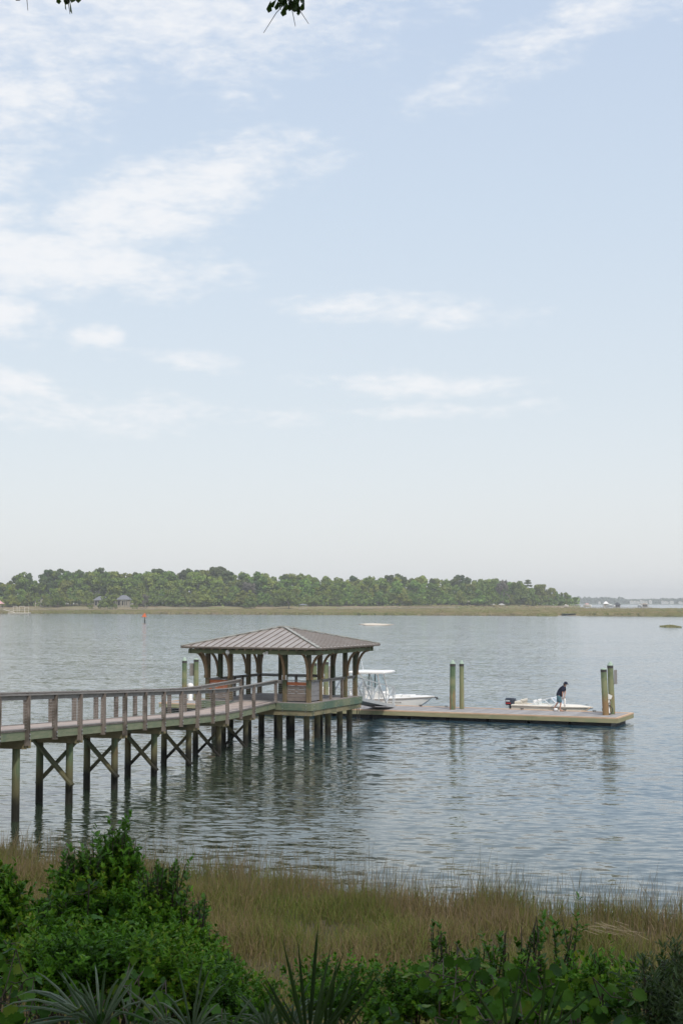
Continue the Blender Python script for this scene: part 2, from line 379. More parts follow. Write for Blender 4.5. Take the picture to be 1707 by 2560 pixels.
def wloc(o):
    v = Vector((0, 0, 0))
    while o is not None: v = v + o.location; o = o.parent
    return v
def smooth(me): me.polygons.foreach_set('use_smooth', [True] * len(me.polygons))
def put(name, mb, m, parent=None, local=False, sm=False, kind=None, bevel=0.):
    off = wloc(parent) if (parent is not None and not local) else Vector((0, 0, 0))
    me = bpy.data.meshes.new(name)
    me.from_pydata([(q[0] - off.x, q[1] - off.y, q[2] - off.z) for q in mb.v], [], mb.f); me.update()
    if sm: smooth(me)
    me.materials.append(M[m] if isinstance(m, str) else m)
    o = bpy.data.objects.new(name, me); C.objects.link(o)
    if parent is not None: o.parent = parent
    if kind: o['kind'] = kind
    if bevel:
        b = o.modifiers.new('bevel', 'BEVEL'); b.width = bevel; b.segments = 2; b.limit_method = 'ANGLE'
    return o
def bulk(name, V, F, m, parent=None, kind=None, sm=False):
    """large mesh from numpy arrays; F is (n, k)"""
    V = np.asarray(V, np.float32).reshape(-1, 3); F = np.asarray(F, np.int32)
    if parent is not None: V = V - np.array(wloc(parent), np.float32)
    me = bpy.data.meshes.new(name); n, k = F.shape
    me.vertices.add(len(V)); me.vertices.foreach_set('co', V.ravel())
    me.loops.add(n * k); me.loops.foreach_set('vertex_index', F.ravel())
    me.polygons.add(n); me.polygons.foreach_set('loop_start', np.arange(0, n * k, k, dtype=np.int32)); me.polygons.foreach_set('loop_total', np.full(n, k, np.int32))
    me.update(calc_edges=True); me.validate()
    if sm: smooth(me)
    me.materials.append(M[m]); o = bpy.data.objects.new(name, me); C.objects.link(o)
    if parent is not None: o.parent = parent
    if kind: o['kind'] = kind
    return o
def thing(name, label, cat, loc=(0, 0, 0), group=None, rz=0.):
    o = bpy.data.objects.new(name, None); C.objects.link(o); o.location = loc; o.rotation_euler = (0, 0, rz)
    o.empty_display_size = .2
    o['label'] = label; o['category'] = cat
    if group: o['group'] = group
    return o
def tag(o, label, cat, group=None):
    o['label'] = label; o['category'] = cat
    if group: o['group'] = group
    return o
def norm(a): return a / np.maximum(np.linalg.norm(a, axis=-1, keepdims=True), 1e-9)
def scatter(tv, tf, P, X, Z, Sx, Sy=None, Sz=None):
    """copies of a small template leaf; X leaf axis, Z leaf normal; returns V, F"""
    tv = np.asarray(tv, float); tf = np.asarray(tf, int); P = np.asarray(P, float); n = len(P)
    X = norm(X); Y = norm(np.cross(Z, X)); Zn = np.cross(X, Y)
    Sx = np.broadcast_to(Sx, n); Sy = Sx if Sy is None else np.broadcast_to(Sy, n); Sz = Sx if Sz is None else np.broadcast_to(Sz, n)
    V = (P[:, None, :] + tv[None, :, 0:1] * (X * Sx[:, None])[:, None, :] + tv[None, :, 1:2] * (Y * Sy[:, None])[:, None, :] + tv[None, :, 2:3] * (Zn * Sz[:, None])[:, None, :])
    F = (tf[None] + (np.arange(n) * len(tv))[:, None, None])
    return V.reshape(-1, 3), F.reshape(-1, tf.shape[1])
def rdir(n): return norm(rng.normal(size=(n, 3)))

# ------------------------------------------------------------------ ground, water, far shore
PROF = ([-60, -40, -34.7, -30, -26, -23.5, -20, -16.5, -12, -6, -2, 0, 4, 10, 40], [5.6, 5.3, 5.0, 4.3, 3.1, 2.45, 1.25, .72, .45, .30, .12, 0, -.35, -.9, -2.5])
def gz(x, y): return np.interp(np.asarray(y) + .50 * np.clip(x, -40, 40) - 32.6, *PROF)
xs = np.linspace(-70, 70, 141); ys = np.concatenate([np.linspace(-80, 0, 20), np.linspace(1, 75, 112)])
gx, gy = np.meshgrid(xs, ys); gzv = gz(gx, gy) + .06 * np.sin(gx * 1.7 + gy * .9) * np.cos(gy * 1.3 - gx * .6)
nx = len(xs); ii, jj = np.meshgrid(np.arange(nx - 1), np.arange(len(ys) - 1)); a0 = (jj * nx + ii).ravel()
bulk('ground', np.stack([gx, gy, gzv], -1), np.stack([a0, a0 + 1, a0 + nx + 1, a0 + nx], 1), 'soil', kind='structure', sm=True)
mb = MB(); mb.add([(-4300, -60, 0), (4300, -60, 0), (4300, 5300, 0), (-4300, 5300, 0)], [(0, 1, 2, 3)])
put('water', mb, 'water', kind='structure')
def dpt(py): return 6.6 * 3555 / (py - 1505.6)
# far marsh and island: front edge, then back
def Dtree(px): return np.interp(px, [-300, 0, 700, 1000, 1200, 1330, 1445, 1500], [1010, 1030, 1060, 1130, 1220, 1290, 1360, 1380])
front = [(-900, 860), (-330, 850), (-205, 842), (-120, 800), (-60, 765), (0, 735), (40, 715), (88, 690), (100, 668), (108, 690), (112, 712), (120, 690), (135, 668), (155, 657), (230, 640), (420, 620)]
back = [(620, 1280), (360, 1290), (262, 1300), (235, 1330), (200, 1420), (100, 1700), (-900, 1700)]
mb = MB()
def zi(x, y):
    f = np.interp(x, [p[0] for p in front], [p[1] for p in front]); t = Dtree(853.5 + x / y * 3555)
    return .45 if x / y * 3555 > 600 else float(np.interp((y - f) / max(1, t - f), [0, .02, .7, .93, 1.0, 1.3], [0, .4, .6, 1.0, 3.5, 4.8]))
cols_ = np.linspace(-900, 620, 153)
Vv = []; Ff = []; nr = 34
bx = [p[0] for p in back][::-1]; by = [p[1] for p in back][::-1]
for i, x in enumerate(cols_):
    f = np.interp(x, [p[0] for p in front] + [620], [p[1] for p in front] + [600]); bk = np.interp(x, bx, by)
    for j in range(nr):
        y = f + (bk - f) * (j / (nr - 1)) ** 1.1; Vv.append((x, y, -.5 if j == 0 else zi(x, y)))
for i in range(len(cols_) - 1):
    for j in range(nr - 1):
        a = i * nr + j; Ff.append((a, a + nr, a + nr + 1, a + 1))
mb.add(Vv, Ff); put('far_marsh_terrain', mb, 'marsh', kind='structure', sm=True)
# tufts standing over the far marsh
n = 26000
tx = rng.uniform(-260, 330, n); u = rng.random(n) ** 1.6
tf_ = np.interp(tx, [p[0] for p in front], [p[1] for p in front]); tpx = 853.5 + tx / (tf_ + 150) * 3555
tb = np.where(tpx > 1400, 1290, Dtree(tpx) * .98); ty = tf_ + 2 + u * (tb - tf_ - 2)
keep = ~((np.abs(tx - 110) < 7) & (ty < 712)); tx = tx[keep]; ty = ty[keep]; n = len(tx)
tz = np.array([zi(a, b) for a, b in zip(tx, ty)]) - .05
V, F = scatter([(0, -.5, 0), (0, .5, 0), (1, .62, .1), (1, -.55, .1)], [(0, 1, 2, 3)], np.stack([tx, ty, tz], 1), np.tile([0, 0, 1.], (n, 1)) + rng.normal(size=(n, 3)) * .08, np.tile([0, -1., 0], (n, 1)) + rng.normal(size=(n, 3)) * .4, rng.uniform(.5, 1.15, n), rng.uniform(1.2, 3.4, n))
bulk('marsh_grass_far', V, F, 'tuft', kind='stuff')
# thin creeks in the far marsh
mb = MB()
for (x0, x1, y0, wv) in [(64, 92, 800, 5), (95, 108, 830, 4), (120, 170, 860, 6), (110, 135, 715, 3)]:
    mb.box(((x0 + x1) / 2, y0, .72), (x1 - x0, wv * 3, .3))
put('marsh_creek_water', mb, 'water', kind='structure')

# ------------------------------------------------------------------ pavilion over the water
GN = Vector((.41, .912, 0)).normalized()            # near corner -> right corner
GL = Vector((.912, -.41, 0)).normalized()           # left corner -> near corner
GC = Vector((-2.95, 72.2, 0)); HS = 2.76; DZ = 1.8
UP = Vector((0, 0, 1))
def G(a, b, z): return GC + GL * a + GN * b + UP * z     # a: towards the near corner side, b: towards the far right
pav = thing('pavilion', 'open timber pavilion with brown hipped metal roof on piles over the water', 'pavilion', GC)
# piles
pa = [-2.6, -1.3, 0.1, 1.45, 2.6]
for (a, b) in [(x, -2.55) for x in (-2.5, -.6, 1.1, 2.55)] + [(2.55, y) for y in (-1.35, -.1, 1.3, 2.5)] + [(-2.5, y) for y in (-.9, .8, 2.5)] + [(x, 2.5) for x in (-.9, .9)] + [(x, y) for x in (-.8, .9) for y in (-.8, .9)]:
    p = G(a, b, 0); mb = MB().tube([p + UP * -1.6, p + UP * .5, p + UP * 1.27], [.15, .15, .145], 14)
    put('pile', mb, 'pavpile', pav, sm=False)
# deck boards
mb = MB(); E = HS + .2
for k in range(int(2 * E / .145)):
    b = -E + .0725 + k * .145
    mb.box(G(0, b, DZ - .02), (2 * E - .02, .138, .04), GL, GN)
put('deck', mb, 'deck_shaded', pav)
# rim beams in two tiers
for (nm, m, z, h, e) in [('rim_beam', 'rim', DZ - .21, .34, E + .045), ('lower_beam', 'rim2', DZ - .505, .24, E + .0)]:
    for (a0_, b0_, a1_, b1_) in [(-e, -e, e, -e), (e, -e, e, e), (e, e, -e, e), (-e, e, -e, -e)]:
        d = (G(a1_, b1_, z) - G(a0_, b0_, z)).normalized()
        ob = put(nm, MB().bar(G(a0_, b0_, z) + d * .04, G(a1_, b1_, z) + d * .035, .075, h), m, pav, bevel=.008)
        q = Vector((d.y, -d.x, 0)); L = (G(a1_, b1_, z) - G(a0_, b0_, z)).length
        for s_ in (.25, .25 * L, .5 * L, .75 * L, L - .25):
            for dz in (-.08, .08): put('bolt', MB().box(G(a0_, b0_, z) + d * s_ + q * .045 + UP * dz, (.035, .03, .035), d, q), 'bolt', ob)
mb = MB()
for k in range(7):
    b = -2.3 + k * .77; mb.bar(G(-E + .1, b, DZ - .16), G(E - .1, b, DZ - .16), .06, .22)
put('joist', mb, 'rim2', pav)
# posts and curved brackets
POSTS = [(-HS, -HS), (HS, -HS), (HS, HS), (-HS, HS)] + [q for o in (-.545, .545) for q in ((o * HS, -HS), (HS, o * HS), (o * HS, HS), (-HS, o * HS))]
BE = HS + .62                                       # outrigger beam line
ZB0, ZB1 = 4.09, 4.30
for (a, b) in POSTS:
    pw = .2
    put('post', MB().box(G(a, b, (DZ - .4 + 4.36) / 2), (pw, pw, 4.36 - DZ + .4), GL, GN), 'post', pav, bevel=.012)
    dirs = []
    if abs(abs(a) - HS) < .01: dirs.append((math.copysign(1, a), 0))
    if abs(abs(b) - HS) < .01: dirs.append((0, math.copysign(1, b)))
    for (da, db) in dirs:
        D = GL * da + GN * db; Q = UP.cross(D)
        p0 = G(a, b, 0) + D * .1
        out = []; inn = []
        for k in range(9):
            t = k / 8; ang = t * math.pi / 2
            out.append(p0 + D * (.60 * (1 - math.cos(ang)) + .07) + UP * (2.98 + (ZB0 - 2.98) * math.sin(ang)))
            inn.append(p0 + D * (.60 * (1 - math.cos(ang)) - .04 * (1 - t) - .02 * t + .0) + UP * (3.0 + (ZB0 - 3.0 + .0) * math.sin(ang) * 1.0 + .06 * t))
        rings = [[o_ - Q * .05, o_ + Q * .05, i_ + Q * .05, i_ - Q * .05] for o_, i_ in zip(out, inn)]
        mb = MB().loft(rings)
        mb.box(p0 + D * .045 + UP * 2.94, (.10, .11, .12), D, Q)
        put('bracket', mb, 'bracket', pav)
# outrigger eave beams, top plates, rafters
for (a0_, b0_, a1_, b1_) in [(-BE, -BE, BE, -BE), (BE, -BE, BE, BE), (BE, BE, -BE, BE), (-BE, BE, -BE, -BE)]:
    z = (ZB0 + ZB1) / 2; d = (G(a1_, b1_, z) - G(a0_, b0_, z)).normalized()
    put('eave_beam', MB().bar(G(a0_, b0_, z) - d * .12, G(a1_, b1_, z) + d * .045, .09, ZB1 - ZB0), 'eavebeam', pav, bevel=.008)
    k = HS / BE
    put('top_plate', MB().bar(G(a0_ * k, b0_ * k, 4.25) + d * .1, G(a1_ * k, b1_ * k, 4.25) - d * .1, .12, .22), 'post', pav)
RE = 3.745; ZE = 4.45; ZA = 5.37
def roofz(a, b): return ZE + (ZA - ZE) * (1 - max(abs(a), abs(b)) / RE)
mb = MB()
for s_ in range(4):
    for k in range(16):
        o = -3.45 + k * .46; lim = max(abs(o), .25)
        ax = [(o, -1), (1, o), (o, 1), (-1, o)][s_]
        if s_ in (0, 2): p0, p1 = (o, ax[1] * (RE - .06)), (o, ax[1] * lim)
        else: p0, p1 = (ax[0] * (RE - .06), o), (ax[0] * lim, o)
        if lim > RE - .3: continue
        mb.bar(G(p0[0], p0[1], roofz(*p0) - .135), G(p1[0], p1[1], roofz(*p1) - .135), .05, .12)
put('rafter', mb, 'rafter', pav)
# roof: soffit boards, metal sheets, seams, hips
def pyr(e, z0, z1, th):
    m_ = MB(); t_ = .22
    for (sa, sb) in ((0, -1), (1, 0), (0, 1), (-1, 0)):
        D = Vector((sa, sb)); Q = Vector((-sb, sa))
        P = []
        for (r, h, z) in ((e, -e, z0), (e, e, z0), (t_, t_, z1), (t_, -t_, z1)):
            P.append(G(D.x * r + Q.x * h, D.y * r + Q.y * h, z))
        m_.prism(P, (0, 0, -th))
    return m_
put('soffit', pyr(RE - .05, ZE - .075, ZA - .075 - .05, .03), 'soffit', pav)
ro = put('roof', pyr(RE, ZE, ZA - .055, .05), 'roof', pav)
put('fascia', MB().bar(G(-RE, -RE, ZE - .06), G(RE, -RE, ZE - .06), .03, .07).bar(G(RE, -RE + .02, ZE - .06), G(RE, RE, ZE - .06), .03, .07).bar(G(RE - .02, RE, ZE - .06), G(-RE, RE, ZE - .06), .03, .07).bar(G(-RE, RE - .02, ZE - .06), G(-RE, -RE + .02, ZE - .06), .03, .07), 'seam', ro)
mb = MB()
for s_ in range(4):
    for k in range(19):
        o = -3.6 + k * .4; lim = max(abs(o), .24)
        if s_ in (0, 2): sg = -1 if s_ == 0 else 1; p0, p1 = (o, sg * (RE - .005)), (o, sg * lim)
        else: sg = 1 if s_ == 1 else -1; p0, p1 = (sg * (RE - .005), o), (sg * lim, o)
        mb.bar(G(p0[0], p0[1], roofz(*p0) + .012), G(p1[0], p1[1], roofz(*p1) + .008), .03, .026)
put('seam', mb, 'seam', ro)
for (a, b) in ((-1, -1), (1, -1), (1, 1), (-1, 1)):
    put('hip_cap', MB().bar(G(a * RE, b * RE, ZE + .025), G(a * .2, b * .2, ZA + .0), .17, .035), 'flash', ro)
put('ridge_cap', MB().box(G(0, 0, ZA + .0), (.5, .5, .05), GL, GN).box(G(0, 0, ZA + .035), (.3, .3, .03), GL, GN), 'flash', ro)
# railing round the pavilion
RZ = DZ + 1.02
def railrun(par, p, q, posts=(), rail='rail', cap=True):
    p = Vector(p); q = Vector(q)
    if cap: put('handrail', MB().bar(p + UP * RZ, q + UP * RZ, .14, .042).bar(p + UP * (RZ - .075), q + UP * (RZ - .075), .04, .09), rail, par)
    for t in posts:
        c = p.lerp(q, t); put('rail_post', MB().box(c + UP * ((DZ + RZ - .03) / 2), (.11, .11, RZ - .03 - DZ), GL, GN), 'railpost', par)
    mb = MB()
    for k in range(9): mb.tube([p + UP * (DZ + .1 + k * .098), q + UP * (DZ + .1 + k * .098)], .0025, 5)
    put('cable', mb, 'cable', par)
h = HS
railrun(pav, G(h, -.5 * h, 0), G(h, h - .1, 0), (.28, .62))
railrun(pav, G(-h + .1, h, 0), G(-.5 * h, h, 0)); railrun(pav, G(-.5 * h, h, 0), G(h * .30, h, 0), (.35, .98))
railrun(pav, G(-h, -h + .1, 0), G(-h, h - .1, 0), (.34, .5, .66))
# corner screens of boards
def screen(p, q, spec, rail=True):
    p = Vector(p); q = Vector(q); z = DZ + .06
    root = thing_part('board_screen', pav)
    n_ = Vector((q - p).y * Vector((1, 0, 0)) - (q - p).x * Vector((0, 1, 0))).normalized()
    for (hh, m_) in spec:
        put('board', MB().bar(p + UP * (z + hh / 2), q + UP * (z + hh / 2), .035, hh - .012), m_, root); z += hh
    if rail: put('cap_rail', MB().bar(p + UP * (RZ), q + UP * (RZ), .13, .042), 'rail', root)
    return root
def thing_part(name, par):
    o = bpy.data.objects.new(name, None); C.objects.link(o); o.parent = par; return o
screen(G(.545 * h + .1, -h, 0), G(h - .1, -h, 0), [(.17, 'brownboard'), (.19, 'brownboard'), (.19, 'brownboard'), (.19, 'brownboard'), (.17, 'redboard')])
screen(G(h, -h + .1, 0), G(h, -.545 * h - .1, 0), [(.23, 'greyboard')] * 4)
screen(G(-h + .1, -h, 0), G(-.545 * h - .1, -h, 0), [(.19, 'brownboard'), (.19, 'brownboard'), (.19, 'redboard'), (.19, 'redboard'), (.17, 'redboard')])
for (a, z) in ((1.75, .5), (2.12, .5), (2.2, .68), (2.55, .68), (2.55, .6), (2.55, .5)): put('hinge_plate', MB().box(G(a, -h - .024, DZ + z), (.12 if a < 2.3 else .07, .012, .025), GL, GN), 'bolt', pav)
# pavilion fittings: a thing each
t = thing('globe_lamp', 'round white globe lamp hung under the left eave beam of the pavilion', 'lamp', G(-1.25, -BE - .09, ZB0 + .12))
put('globe', MB().lathe([(.02, -.12), (.075, -.09), (.105, -.03), (.105, .03), (.07, .09), (.03, .12)], G(-1.25, -BE - .14, ZB0 + .08), 14), 'lampwhite', t, sm=True)
put('bracket', MB().bar(G(-1.25, -BE - .14, ZB0 + .19), G(-1.25, -BE - .03, ZB0 + .22), .04, .04), 'bolt', t)
t = thing('flood_lamp', 'small white twin flood lamp fixed to the middle of the pavilion eave beam', 'lamp', G(.85, -BE - .05, ZB0 + .08))
put('base', MB().box(G(.85, -BE - .065, ZB0 + .1), (.1, .04, .1), GL, GN), 'lampwhite', t)
for s_ in (-.09, .07):
    p = G(.85 + s_, -BE - .1, ZB0 + .09); put('lamp_head', MB().tube([p, p - GN * .1 - UP * .05], [.03, .055], 10), 'lampwhite', t)
t = thing('notice_sign', 'small white printed notice on the pavilion post above the red topped screen', 'sign', G(.545 * h, -h - .11, DZ + 1.1))
put('panel', MB().box(G(.545 * h, -h - .112, DZ + 1.18), (.25, .014, .22), GL, GN), 'lampwhite', t)
mb = MB()
for k in range(5): mb.box(G(.545 * h - .01 * (k % 2), -h - .121, DZ + 1.25 - k * .035), (.19 - .03 * (k % 3), .004, .012), GL, GN)
put('lettering', mb, 'signgrey', t)
t = thing('life_ring_post', 'white cone lamp on the handrail inside the right side of the pavilion', 'lamp', G(h - .05, -.42 * h, RZ))
t.name = 'rail_lamp'
put('shade', MB().lathe([(.03, 0), (.06, .04), (.085, .16), (.07, .24), (.02, .27)], G(h - .02, -.40 * h, RZ + .03), 12), 'lampwhite', t, sm=True)
hc = G(1.7, .2, DZ + .95)
t = thing('hose_reel', 'dark hose coiled on a stand inside the pavilion', 'hose', G(1.7, .2, DZ))
put('stand', MB().box(G(1.7, .2, DZ + .45), (.08, .08, .9), GL, GN), 'railpost', t)
mb = MB()
for k in range(3): mb.tube([hc + (GL * math.cos(x) + UP * math.sin(x)) * (.2 + .02 * k) - GN * (.06 + .03 * k) for x in np.linspace(0, 6.28, 19)], .017, 6, False)
put('hose_coil', mb, 'hose', t)

# ------------------------------------------------------------------ boardwalk
WU = Vector((.2394, .971, 0)).normalized(); WR = Vector((.971, -.2394, 0)).normalized()
W0 = Vector((-9.84, 43.46, 0))
def zd(s):
    x = (19 - s) * .05; x = .05 * math.log(1 + math.exp(x / .05)) if x < .6 else x
    return min(1.8 + x, 3.55)
def Wp(s, off, z): return W0 + WU * s + WR * off + UP * z
EN, EF = .40, -1.46                                # near and far deck edge
def send(off):                                     # where the walkway meets the pavilion
    P = W0 + WR * off; tgt = GC - GN * (E + .10)
    return (tgt - P).dot(GN) / WU.dot(GN)
bw = thing('boardwalk', 'long weathered timber boardwalk on braced piles leading to the pavilion', 'boardwalk', W0)
S0 = -29.
mb = MB(); s_ = S0
sN, sF = send(EN), send(EF)
while s_ < sN - .06:
    f = max(0, (s_ - sN + 2.2) / 2.2)
    z = zd(s_) - .02; z2 = zd(s_ + .138) - .02
    lim = EF if True else 0
    a = Wp(s_, EF, z); b = Wp(s_, EN, z)
    mb.add([Wp(s_, EF, z - .02), Wp(s_, EN, z - .02), Wp(s_ + .138, EN, z2 - .02), Wp(s_ + .138, EF, z2 - .02), Wp(s_, EF, z + .02), Wp(s_, EN, z + .02), Wp(s_ + .138, EN, z2 + .02), Wp(s_ + .138, EF, z2 + .02)],
           [(3, 2, 1, 0), (4, 5, 6, 7), (0, 1, 5, 4), (1, 2, 6, 5), (2, 3, 7, 6), (3, 0, 4, 7)])
    s_ += .144
mb.prism([Wp(s_, EN, DZ - .04), Wp(sF, EF, DZ - .04), Wp(s_, EF, DZ - .04)], (0, 0, .04))
put('deck', mb, 'deck', bw)
SS = [S0 + k * .95 for k in range(int((sF - S0) / .95) + 2)]
for (off, se, sg) in ((EN, sN, 1), (EF, sF, -1)):
    ss = [x for x in SS if x < se - .2] + [se]
    rings = lambda o0, o1, za, zb: [[Wp(x, o0, zd(x) + za), Wp(x, o1, zd(x) + za), Wp(x, o1, zd(x) + zb), Wp(x, o0, zd(x) + zb)] for x in ss]
    put('edge_cap', MB().loft(rings(off - .02 * sg - .05, off - .02 * sg + .05, .002, .028)), 'rail', bw)
    put('rim_beam', MB().loft(rings(off - .055 * sg, off - .012 * sg, -.30, -.045)), 'rim', bw)
    # handrail: flat cap and the rail board below it
    put('handrail', MB().loft(rings(off + .03 * sg - .075, off + .03 * sg + .075, 1.03, 1.07)), 'rail', bw)
    put('rail_board', MB().loft(rings(off + .015 * sg - .02, off + .015 * sg + .02, .90, 1.028)), 'rail', bw)
    mb = MB()
    for k in range(9):
        mb.loft([[Wp(x, off + .05 * sg, zd(x) + .10 + k * .09), Wp(x, off + .05 * sg + .0035, zd(x) + .10 + k * .09), Wp(x, off + .05 * sg + .0018, zd(x) + .1035 + k * .09)] for x in ss])
    put('cable', mb, 'cable', bw)
    for k in range(-15, 13):
        x = k * 1.9 - .16
        if x > se - .15: continue
        z = zd(x); lower = .36 if k % 2 else .47
        c = Wp(x, off + .035 * sg, 0)
        po = put('rail_post', MB().box(c + WU * -.040 + UP * (z + (1.028 - lower) / 2), (.042, .14, 1.028 + lower), WU, WR).box(c + WU * .040 + UP * (z + (1.028 - lower) / 2), (.042, .14, 1.028 + lower), WU, WR).box(c + UP * (z + (1.0 - lower) / 2), (.040, .10, .98 + lower), WU, WR), 'railpost', bw)
        if sg > 0:
            for dz in (-.13, -.24): put('bolt', MB().box(c + WR * .085 + UP * (z + dz), (.035, .035, .035), WU, WR), 'bolt', po)
    x = se - .09
    put('rail_post', MB().box(Wp(x, off + .01 * sg, zd(x) + .5), (.12, .12, 1.06), WU, WR), 'railpost', bw)
# short return rail from the walkway corner to the pavilion post
railrun(bw, Wp(sN - .05, EN, 0), G(.545 * h - .1, -h - .02, 0))
mb = MB()
for off in (-1.1, -.53, .04):
    ss = [x for x in SS if x < sN - .3]
    mb.loft([[Wp(x, off - .03, zd(x) - .29), Wp(x, off + .03, zd(x) - .29), Wp(x, off + .03, zd(x) - .045), Wp(x, off - .03, zd(x) - .045)] for x in ss])
put('joist', mb, 'rim2', bw)
for k in range(-7, 7):
    s_ = k * 3.8; zt = zd(s_) - .31
    base = -1.6 if k > -3 else min(float(gz(Wp(s_, 0, 0).x, Wp(s_, 0, 0).y)) - .4, 0)
    if zt - .25 < base + .3: continue
    for off in (0, -1.06):
        p = Wp(s_, off, 0); lean = .012 * math.sin(k * 2.1 + off)
        put('pile', MB().tube([p + UP * base, p + WR * lean * .5 + UP * .6, p + WR * lean + UP * (zt + .05)], [.128, .122, .115], 14), 'pile', bw)
    for dy in (-.14, .14):
        put('cap_beam', MB().bar(Wp(s_ + dy, .40, zt - .13), Wp(s_ + dy, -1.46, zt - .13), .06, .26), 'rim2', bw)
    if k in (-2, -1, 0): continue
    if zt > 1.3 and k > -3:
        put('brace', MB().bar(Wp(s_ - .15, -1.20, zt - .16), Wp(s_ - .15, .18, zt - 1.62), .07, .28, WU), 'brace', bw)
        put('brace', MB().bar(Wp(s_ + .15, .26, zt - .14), Wp(s_ + .15, -1.2, zt - 1.62), .07, .28, WU), 'brace', bw)

# ------------------------------------------------------------------ floating dock and gangway
DA = Vector((14.63, 76.01, 0)); DW = Vector((-.912, .41, 0)).normalized(); DN = Vector((.41, .912, 0)).normalized()
def K(t, n_, z): return DA + DW * t + DN * n_ + UP * z
DL, DB, KZ = 28.3, 3.9, .45
dk = thing('floating_dock', 'long low floating timber dock with pale new edge boards beyond the pavilion', 'dock', DA)
mb = MB()
k = .10
while k < DL - .1: mb.box(K(k + .068, DB / 2, KZ - .02), (.136, DB - .28, .04), DW, DN); k += .142
put('deck', mb, 'docktop', dk)
for (p, q) in ((K(0, .07, 0), K(DL, .07, 0)), (K(DL, DB - .07, 0), K(0, DB - .07, 0)), (K(.07, .145, 0), K(.07, DB - .145, 0)), (K(DL - .07, .145, 0), K(DL - .07, DB - .145, 0))):
    L = (q - p).length; nseg = max(1, round(L / 4.2)); mb = MB()
    for i in range(nseg): mb.bar(p.lerp(q, i / nseg) + UP * (KZ - .005), p.lerp(q, (i + 1) / nseg - .008 / L) + UP * (KZ - .005), .14, .07)
    put('edge_board', mb, 'dockrim', dk)
for (p, q) in ((K(.02, .03, 0), K(DL - .02, .03, 0)), (K(DL - .02, DB - .03, 0), K(.02, DB - .03, 0)), (K(.03, .07, 0), K(.03, DB - .07, 0)), (K(DL - .03, .07, 0), K(DL - .03, DB - .07, 0))):
    L = (q - p).length; nseg = max(1, round(L / 4.9)); mb = MB()
    for i in range(nseg): mb.bar(p.lerp(q, i / nseg) + UP * (KZ - .15), p.lerp(q, (i + 1) / nseg - .006 / L) + UP * (KZ - .15), .05, .215)
    put('fascia', mb, 'dockface', dk)
for i in range(12):
    t0 = .5 + i * 2.33
    put('float', MB().box(K(t0 + 1., DB / 2 + .05, -.02), (2.15, DB - .5, .56), DW, DN), 'float', dk, bevel=.03)
for t0 in (2.2, 3.9, 6.4, 11., 12.6, 15.):
    mb = MB(); c = K(t0, DB - .16, KZ + .035); mb.bar(c - DW * .11 + UP * .05, c + DW * .11 + UP * .05, .03, .03); mb.box(c - DW * .04, (.025, .03, .08), DW, DN); mb.box(c + DW * .04, (.025, .03, .08), DW, DN)
    put('cleat', mb, 'hose', dk)

GS = Vector((.68, 73.98, 0)); GU = Vector((.2394, .971, 0)).normalized(); GQ = Vector((-.971, .2394, 0)).normalized(); GLen = 10.25
gw = thing('gangway', 'aluminium truss gangway sloping from the pavilion down to the floating dock', 'gangway', GS)
def gz_(s): return 1.70 + (.53 - 1.70) * s / GLen
def GP(s, o, z): return GS + GU * s + GQ * o + UP * (gz_(s) + z)
put('deck', MB().bar(GP(0, .62, -.02), GP(GLen, .62, -.02), 1.2, .05), 'alu', gw)
for o in (0, 1.24):
    put('bottom_chord', MB().bar(GP(0, o, -.03), GP(GLen, o, -.03), .07, .17), 'alu', gw)
    put('handrail', MB().bar(GP(.1, o, 1.06), GP(GLen - .35, o, 1.06), .055, .055).tube([GP(GLen - .35, o, 1.06), GP(GLen - .12, o, 1.02), GP(GLen - .05, o, .85), GP(GLen - .25, o, .05)], .026, 8), 'alu', gw)
    put('mid_rail', MB().bar(GP(.1, o, .55), GP(GLen - .2, o, .55), .03, .03), 'alu', gw)
    for k in range(6): put('upright', MB().bar(GP(.15 + k * 1.9, o, .05), GP(.15 + k * 1.9, o, 1.04), .05, .05, GU), 'alu', gw)
    for k in range(5):
        a, b = (.15 + k * 1.9, .15 + (k + 1) * 1.9)
        p, q = (GP(a, o, .06), GP(b, o, 1.03)) if k % 2 == 0 else (GP(a, o, 1.03), GP(b, o, .06))
        put('diagonal', MB().bar(p, q, .055, .055, GQ), 'alu', gw)
mb = MB()
for (s_, o) in ((.6, 0.05), (1.3, .1)):
    mb.tube([GP(s_, o, -.1), GP(s_ + .1, o, -.5), GP(s_ + .2, o, -1.0), GP(s_ + .1, o, -1.35)], .022, 6)
put('utility_hose', mb, 'hose', gw)

# mooring piles
def mooring(t, n_, top, r, label, cap='cone', board=0, lean=0.):
    p = K(t, n_, 0); o = thing('mooring_pile', label, 'mooring pile', K(t, n_, KZ), 'mooring piles through the floating dock')
    L = DW * lean
    put('shaft', MB().tube([p - UP * 2.2, p + UP * .8 + L * .3, p + UP * 2 + L * .7, p + UP * top + L], [r * 1.04, r, r * .97, r * .94], 16), 'mpile', o)
    put('band', MB().tube([p + L + UP * (top - .13), p + L + UP * (top + .01)], [r * 1.0, r * 1.0], 16), 'hose', o)
    if cap == 'cone': put('cap', MB().lathe([(r * 1.03, .012), (r * .98, .04), (r * .5, .17), (r * .1, .24)], p + L + UP * top, 16), 'capgreen', o)
    else: put('cap', MB().lathe([(r * 1.03, .012), (r * .9, .05), (r * .3, .085)], p + L + UP * top, 16), 'capgreen', o)
    if board:
        u = (Vector((1, 0, 0)) * .55 + Vector((0, 1, 0)) * .83)
        put('sign_board', MB().box(p + L + Vector((board * (r + .12), .0, 0)) + UP * (top - .62), (.36, .03, .78), u, None), 'signgrey', o)
    return o
